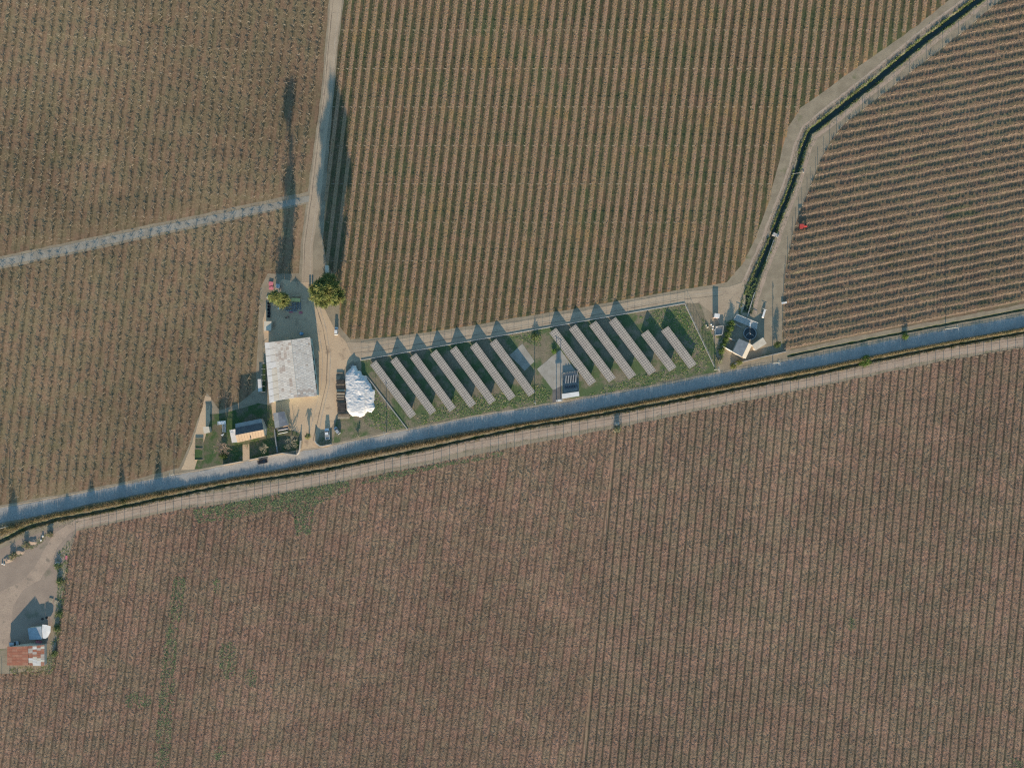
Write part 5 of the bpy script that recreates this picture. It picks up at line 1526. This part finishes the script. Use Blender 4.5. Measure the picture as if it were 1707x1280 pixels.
def bare_tree(label, px, py, h, rad, m, seed, name="bare_tree", n1=9, up=.5):
    r = random.Random(seed)
    t = thing(name, label, "tree", loc_of(px, py))
    b = MB(); th = h * .3
    b.tube((0, 0, -.15), (0, 0, th), .2, .15, 7)
    b.build("trunk", M['bark'], t)
    tw0, tw1, rr = [], [], []
    def grow(p, d, L, rad_, depth):
        e = p + d * L
        tw0.append(p); tw1.append(e); rr.append(rad_)
        if depth == 0:
            return
        for k in range(r.choice((2, 3, 3, 4)) + (depth == 1) * 3):
            nd = (d + Vector((r.gauss(0, .5), r.gauss(0, .5), r.gauss(.05, .35)))).normalized()
            grow(p.lerp(e, r.uniform(.35, 1)), nd, L * r.uniform(.5, .8), rad_ * .6, depth - 1)
    for k in range(n1):
        a = 2 * math.pi * k / n1 + r.uniform(-.3, .3); e = up + r.uniform(-.2, .4)
        grow(Vector((0, 0, th * r.uniform(.7, 1))), Vector((math.cos(a) * math.cos(e), math.sin(a) * math.cos(e), math.sin(e))), rad * .5, .085, 3)
    V, F = canes(np.array(tw0), np.array(tw1), np.array(rr), np.array(rr) * .6)
    link("branches", np_mesh("branches", V, F, None, [m]), t, "stuff")
bare_tree("spreading bare pink-brown tree at the garden corner nearest the road", 377, 745, 8.0, 4.6, M['twig'], 5, n1=13, up=.75)
bare_tree("round bare grey tree below the sunlit-tan roof slope of the house", 444, 746, 5.6, 3.0, M['twig2'], 6, n1=11, up=.7)
bare_tree("wide bare pale tree left of the yard gate", 487, 737, 4.6, 3.4, M['twig2'], 7, n1=11, up=.4)
bare_tree("low bare brown shrub on the road verge just below the white heap", 597, 727, 1.6, 1.6, M['twig2'], 8, "bare_shrub", 7)

t = thing("palm", "short brown palm in the middle of the yard gate", "palm", loc_of(515.5, 727))
b = MB(); b.tube((0, 0, -.1), (0, 0, 2.3), .28, .2, 9); b.build("trunk", M['bark'], t)
r = random.Random(9)
for k in range(18):
    a = 2 * math.pi * k / 18 + r.uniform(-.15, .15); L = r.uniform(1.3, 1.8); e = r.uniform(-.1, .7)
    v = []
    for j in range(5):
        f = j / 4; x = L * f * math.cos(e); z = 2.35 + L * f * math.sin(e) - .55 * f * f * L; w = .26 * math.sin(math.pi * (.15 + .8 * f))
        for s_ in (-1, 0, 1):
            v.append((x * math.cos(a) - s_ * w * math.sin(a), x * math.sin(a) + s_ * w * math.cos(a), z - abs(s_) * .1))
    b = MB(); b.add(v, [(j * 3 + i, j * 3 + i + 1, (j + 1) * 3 + i + 1, (j + 1) * 3 + i) for j in range(4) for i in range(2)]); b.build("frond", r.choice([M['frond'], M['frond'], M['leaf2']]), t)

# tall dry grass between road and ditch
rng = np.random.default_rng(99)
n = 78000
x = rng.uniform(-60, 1767, n)
ys = np.array([interp(ROAD_S, q) for q in x]); yd = np.array([interp(DITCH, q) for q in x])
f = np.clip(rng.normal(.52, .22, n), .06, .97)
wid = np.maximum(yd - 3.4 - (ys + 1.2), 1.5)
y = ys + 1.2 + f * wid
nz = np.array([mnoise.noise(Vector((q * .05, 0, 0))) * .5 + mnoise.noise(Vector((q * .21, 7, 0))) * .35 for q in x])
hgt = 1.5 + .35 * nz
low = np.clip((x - 285) / 25, 0, 1) * np.clip((600 - x) / 60, 0, 1)
hgt = hgt * (1 - low) + low * (.62 + .5 * nz + .25)
m2 = np.clip((x - 620) / 10, 0, 1) * np.clip((690 - x) / 20, 0, 1)
hgt = hgt - .45 * m2
hgt = np.maximum(.25, hgt) * rng.uniform(.55, 1.08, n)
C = np.stack([(x - CX) * S, (CY - y) * S, np.zeros(n)], 1)
D = np.stack([rng.normal(size=n) * .22, rng.normal(size=n) * .22, np.ones(n)], 1)
V, F = blades(C, D, hgt, rng.uniform(.05, .11, n))
o = link("verge_grass", np_mesh("verge_grass", V, F, None, [M['drygrass']]), None, "stuff")
tag(o, "tall tan dry grass between the asphalt road and the ditch", "grass")

def weeds(name, label, polys, dens, leaf, mats, seed, h=.35):
    global rng
    rng = np.random.default_rng(seed); r = random.Random(seed)
    C = []
    for poly in polys:
        xs = [p[0] for p in poly]; ys = [p[1] for p in poly]
        area = (max(xs) - min(xs)) * (max(ys) - min(ys)) * S * S
        k = int(area * dens)
        for _ in range(k):
            x, y = r.uniform(min(xs), max(xs)), r.uniform(min(ys), max(ys))
            if in_poly(x, y, poly) and mnoise.noise(Vector((x * .09, y * .09, seed))) > -.03 + r.uniform(-.6, .6):
                w = P(x, y); C.append((w.x, w.y, .02))
    C = np.array(C); n = len(C)
    k = 4
    C = np.repeat(C, k, 0) + rng.normal(size=(n * k, 3)) * np.array([.1, .1, 0])
    D = rng.normal(size=(n * k, 3)); D[:, 2] = np.abs(D[:, 2]) * .35 + .08
    D[:, 2] *= .45
    V, F = blades(C, D, rng.uniform(h * .5, h * 1.4, n * k), rng.uniform(leaf * .5, leaf * 1.4, n * k), 0.0, True)
    o = link(name, np_mesh(name, V, F, rng.integers(0, len(mats), len(F)), mats), None, "stuff")
    tag(o, label, "weeds")
def ell(cx, cy, rx, ry, n=14):
    return [(cx + rx * math.cos(2 * math.pi * i / n) * random.uniform(.75, 1.2), cy + ry * math.sin(2 * math.pi * i / n) * random.uniform(.75, 1.2)) for i in range(n)]
weeds("weeds", "green weeds between the rows at the upper left of the lower field", [[(320, 850), (430, 830), (580, 801), (583, 818), (525, 842), (518, 890), (494, 893), (489, 852), (440, 852), (400, 862), (330, 872)], [(345, 848), (470, 822), (578, 802), (560, 816), (505, 836), (430, 842)], [(600, 806), (640, 790), (760, 768), (840, 752), (836, 760), (700, 786), (640, 802)]], 9, .4, [M['weed'], M['weed'], M['leaf_gr']], 1, .25)
weeds("weeds", "green weeds scattered down the left part of the lower field", [ell(380, 1100, 18, 32), ell(362, 975, 7, 13), ell(420, 1130, 10, 18), ell(230, 1165, 26, 14), ell(365, 1255, 10, 12), [(290, 960), (312, 960), (296, 1060), (282, 1280), (256, 1280), (270, 1100)], ell(1420, 1040, 8, 10), ell(1692, 1274, 16, 12)], 6, .4, [M['weed'], M['leaf_gr']], 2, .22)
weeds("weeds", "green weeds and grass under and around the solar panels", [[(612, 632), (645, 680), (684, 712), (640, 719), (618, 712), (604, 700), (622, 690)], [(1060, 528), (1140, 509), (1168, 560), (1192, 604), (1165, 618), (1120, 606), (1130, 560)], [(690, 700), (760, 660), (860, 655), (900, 640), (918, 655), (918, 668), (800, 688), (700, 708)], [(975, 660), (1100, 620), (1160, 612), (1180, 618), (1060, 645)], [(850, 560), (905, 552), (900, 580), (880, 572)], [(760, 690), (800, 655), (850, 668), (860, 675), (790, 692)], [(1000, 650), (1060, 628), (1120, 618), (1060, 640)]], 8, .26, [M['weed'], M['weed'], M['leafbright'], M['drygrass']], 3, .4)
weeds("weeds", "green weeds along the field edge beside the red roofed hut", [[(96, 925), (118, 895), (114, 950), (106, 1010), (100, 1060), (92, 1112), (76, 1114), (90, 1050), (96, 985)], [(12, 1111), (92, 1110), (88, 1124), (20, 1123)], [(10, 935), (30, 912), (70, 892), (88, 886), (60, 912), (25, 930)]], 4, .2, [M['weed'], M['leaf'], M['drygrass']], 4, .6)
weeds("weeds", "green water plants and weeds on the canal banks at the pump station", [[(1244, 470), (1262, 462), (1258, 485), (1246, 515), (1232, 524), (1236, 505)], [(1205, 600), (1190, 575), (1196, 560), (1210, 535), (1224, 535), (1206, 580)], [(1170, 530), (1185, 540), (1190, 575), (1180, 580), (1168, 550)]], 4, .2, [M['weed'], M['leaf']], 5, .5)
weeds("weeds", "green weeds in the garden around the house", [[(374, 744), (400, 736), (405, 762), (372, 770)], [(444, 690), (457, 690), (460, 745), (446, 740)], [(404, 738), (440, 728), (442, 735), (410, 745)], [(527, 742), (535, 730), (560, 728), (556, 738), (540, 742)], [(326, 731), (338, 731), (338, 765), (326, 765)]], 5, .16, [M['weed'], M['leaf_gr'], M['leaf']], 6, .35)
weeds("bank_grass", "dry tan grass tufts on the canal banks and beside the farm tracks", [offset_line(cl, [-(q * .5) for q in cw]) + offset_line(cl, [-(q * .5 + 9) for q in cw])[::-1], offset_line(cl, [(q * .5) for q in cw]) + offset_line(cl, [(q * .5 + 8) for q in cw])[::-1], [(x, y + 3) for x, y in DITCH[1:-1]] + [(x, y - 7) for x, y in TRACK[1:-1]][::-1], [(x, y + 6.5) for x, y in TRACK[1:-1]] + [(x, y + 11) for x, y in TRACK[1:-1]][::-1]], 2.2, .14, [M['drygrass'], M['drygrass'], M['leaf_gr'], M['caneB']], 8, .22)
rng = np.random.default_rng(77)
n = 9000
seg = rng.integers(0, len(cl) - 1, n); tt = rng.random(n)
cla = np.array(cl); cwa = np.array(cw)
nb = np.array(offset_line(cl, 1.0)) - cla                      # unit normals in px, to the left of travel
side = np.where(rng.random(n) < .68, -1.0, 1.0)
fr = rng.uniform(.5, 1.2, n)
pp_ = cla[seg] * (1 - tt)[:, None] + cla[seg + 1] * tt[:, None]
nn_ = nb[seg] * (1 - tt)[:, None] + nb[seg + 1] * tt[:, None]
ww_ = (cwa[seg] * (1 - tt) + cwa[seg + 1] * tt) / 2
q_ = pp_ + nn_ * (side * fr * ww_)[:, None]
keep = np.array([mnoise.noise(Vector((a * .06, b2 * .06, 4))) for a, b2 in q_]) + rng.uniform(-.3, .3, n) > -.12
q_, fr = q_[keep], fr[keep]; n = len(q_)
z = -1.3 * np.clip((1 - fr) / (1 - .42), 0, 1) + .04
C = np.stack([(q_[:, 0] - CX) * S, (CY - q_[:, 1]) * S, z], 1)
C = np.repeat(C, 4, 0) + rng.normal(size=(n * 4, 3)) * np.array([.15, .15, .03])
D = rng.normal(size=(n * 4, 3)) * .7; D[:, 2] = np.abs(D[:, 2]) + .5
V, F = blades(C, D, rng.uniform(.2, .5, n * 4), rng.uniform(.1, .26, n * 4))
o = link("weeds", np_mesh("weeds", V, F, rng.integers(0, 4, n * 4), [M['weed'], M['leaf'], M['drygrass'], M['leafbright']]), None, "stuff")
tag(o, "green and tan weeds growing down the canal banks", "weeds")

# things crossing the canal
t = thing("pipe_crossing", "thin white pipe laid across the canal beside the upper field", "pipe", loc_of(1330, 289))
A, B2 = P(1321, 290.5), P(1339, 287.5)
b = MB(); b.tube(rel(t, A) + Vector((0, 0, .3)), rel(t, B2) + Vector((0, 0, .3)), .07); b.build("pipe", M['concrete'], t)
for p in (A, B2):
    q = p - t.location
    b = MB(); b.box((q.x, q.y, .12), (.4, .4, .34)); b.build("footing", M['concrete'], t)
t = thing("canal_culvert", "concrete culvert block across the canal beside the red tractor's rows", "culvert", loc_of(1293, 392), R(-25))
b = MB(); b.box((0, 0, -.3), (2.6, 1.3, .9)); b.build("slab", M['concrete'], t)
for x in (-1.1, 1.1):
    b = MB(); b.box((x, 0, .28), (.25, 1.25, .26)); b.build("kerb", M['concrete'], t)
t = thing("pipe_run", "long pale pipe lying in the canal just below the concrete culvert", "pipe", loc_of(1285, 415))
A, B2 = P(1290, 400, .1), P(1277, 436, .1)
b = MB(); b.tube(rel(t, A), rel(t, B2), .12); b.build("pipe", M['concrete'], t)
for k in range(4):
    p = A.lerp(B2, .1 + k * .27) - t.location
    b = MB(); b.tube((p.x, p.y, -1.3), (p.x, p.y, .05), .06); b.build("support", M['concrete'], t)

rng = np.random.default_rng(123)
n = 26000
x = rng.uniform(-60, 1767, n)
y = np.array([interp(DITCH, q) for q in x]) + np.maximum(3.2, rng.normal(4.2, 1.0, n))
nz = np.array([mnoise.noise(Vector((q * .12, 3, 0))) for q in x])
keep = nz + rng.uniform(-.35, .35, n) > -.1
x, y, nz = x[keep], y[keep], nz[keep]; n = len(x)
C = np.stack([(x - CX) * S, (CY - y) * S, np.zeros(n)], 1)
D = np.stack([rng.normal(size=n) * .5, rng.normal(size=n) * .5, np.ones(n)], 1)
V, F = blades(C, D, np.maximum(.15, .3 + .35 * nz) * rng.uniform(.6, 1.3, n), rng.uniform(.06, .14, n))
o = link("ditch_scrub", np_mesh("ditch_scrub", V, F, rng.integers(0, 3, n), [M['drygrass'], M['caneB'], M['weed']]), None, "stuff")
tag(o, "rough low brown scrub along the lower lip of the roadside ditch", "scrub")
for i, (x_, y_, w_, lab) in enumerate(((97, 942, 1.2, "small green bush at the bend of the hut track, nearest the pink board"), (101, 968, 1.5, "leafy bush on the field edge just above the pallets"), (99, 1022, 1.4, "leafy bush on the field edge below the pallets"), (96, 1046, 1.2, "leafy bush on the field edge right of the white canopy"), (92, 1088, 1.3, "leafy bush on the field edge right of the red roofed hut"), (22, 926, 1.5, "brown scrub bush on the rubble bank nearest the left edge"), (45, 907, 1.6, "brown scrub bush in the middle of the rubble bank"), (84, 889, 1.2, "brown scrub bush at the upper end of the rubble bank"))):
    leafy_tree("bush", lab, x_, y_, [(.1, w_), (.5, w_ * 1.15), (1.1, w_ * .4)], 26, 20, [M['leaf'], M['weed']] if i < 5 else [M['caneB'], M['drygrass'], M['weed']], 90 + i, (.45, .16), .06, cat="bush", limbs=4)
for i, (x_, y_) in enumerate(((14, 932), (33, 918), (54, 902))):
    t = thing("rubble_mound", "%s of three brown earth mounds on the rubble bank above the hut yard" % ("left one", "middle one", "right one")[i], "mound", loc_of(x_, y_))
    v, f = [], []
    for a in range(9):
        for b_i in range(16):
            rr_ = a / 8; an = 2 * math.pi * b_i / 16
            v.append((rr_ * (2.4 + .7 * mnoise.noise(Vector((math.cos(an), math.sin(an), i * 3.0)))) * math.cos(an), rr_ * (1.6 + .7 * mnoise.noise(Vector((math.cos(an), math.sin(an), 9 + i)))) * math.sin(an), max(-.03, .42 * (1 - rr_ ** 1.5) + .22 * mnoise.noise(Vector((rr_ * 2 * math.cos(an), rr_ * 2 * math.sin(an), i * 5.0))) * (1 - rr_)) - .03 * rr_))
    f = [(a * 16 + b_i, (a + 1) * 16 + b_i, (a + 1) * 16 + (b_i + 1) % 16, a * 16 + (b_i + 1) % 16) for a in range(8) for b_i in range(16)]
    b = MB(); b.add(v, f); b.build("earth", M['hutyard'], t)
    b = MB()
    r = random.Random(i)
    for k in range(5):
        b = MB(); q_ = (r.uniform(-1.6, 1.6), r.uniform(-.9, .9)); b.box((q_[0], q_[1], .24), (r.uniform(.4, 1.1), r.uniform(.12, .3), .12), r.uniform(0, 3)); b.build("board", r.choice([M['wood'], M['wood'], M['concrete'], M['darkwood']]), t)
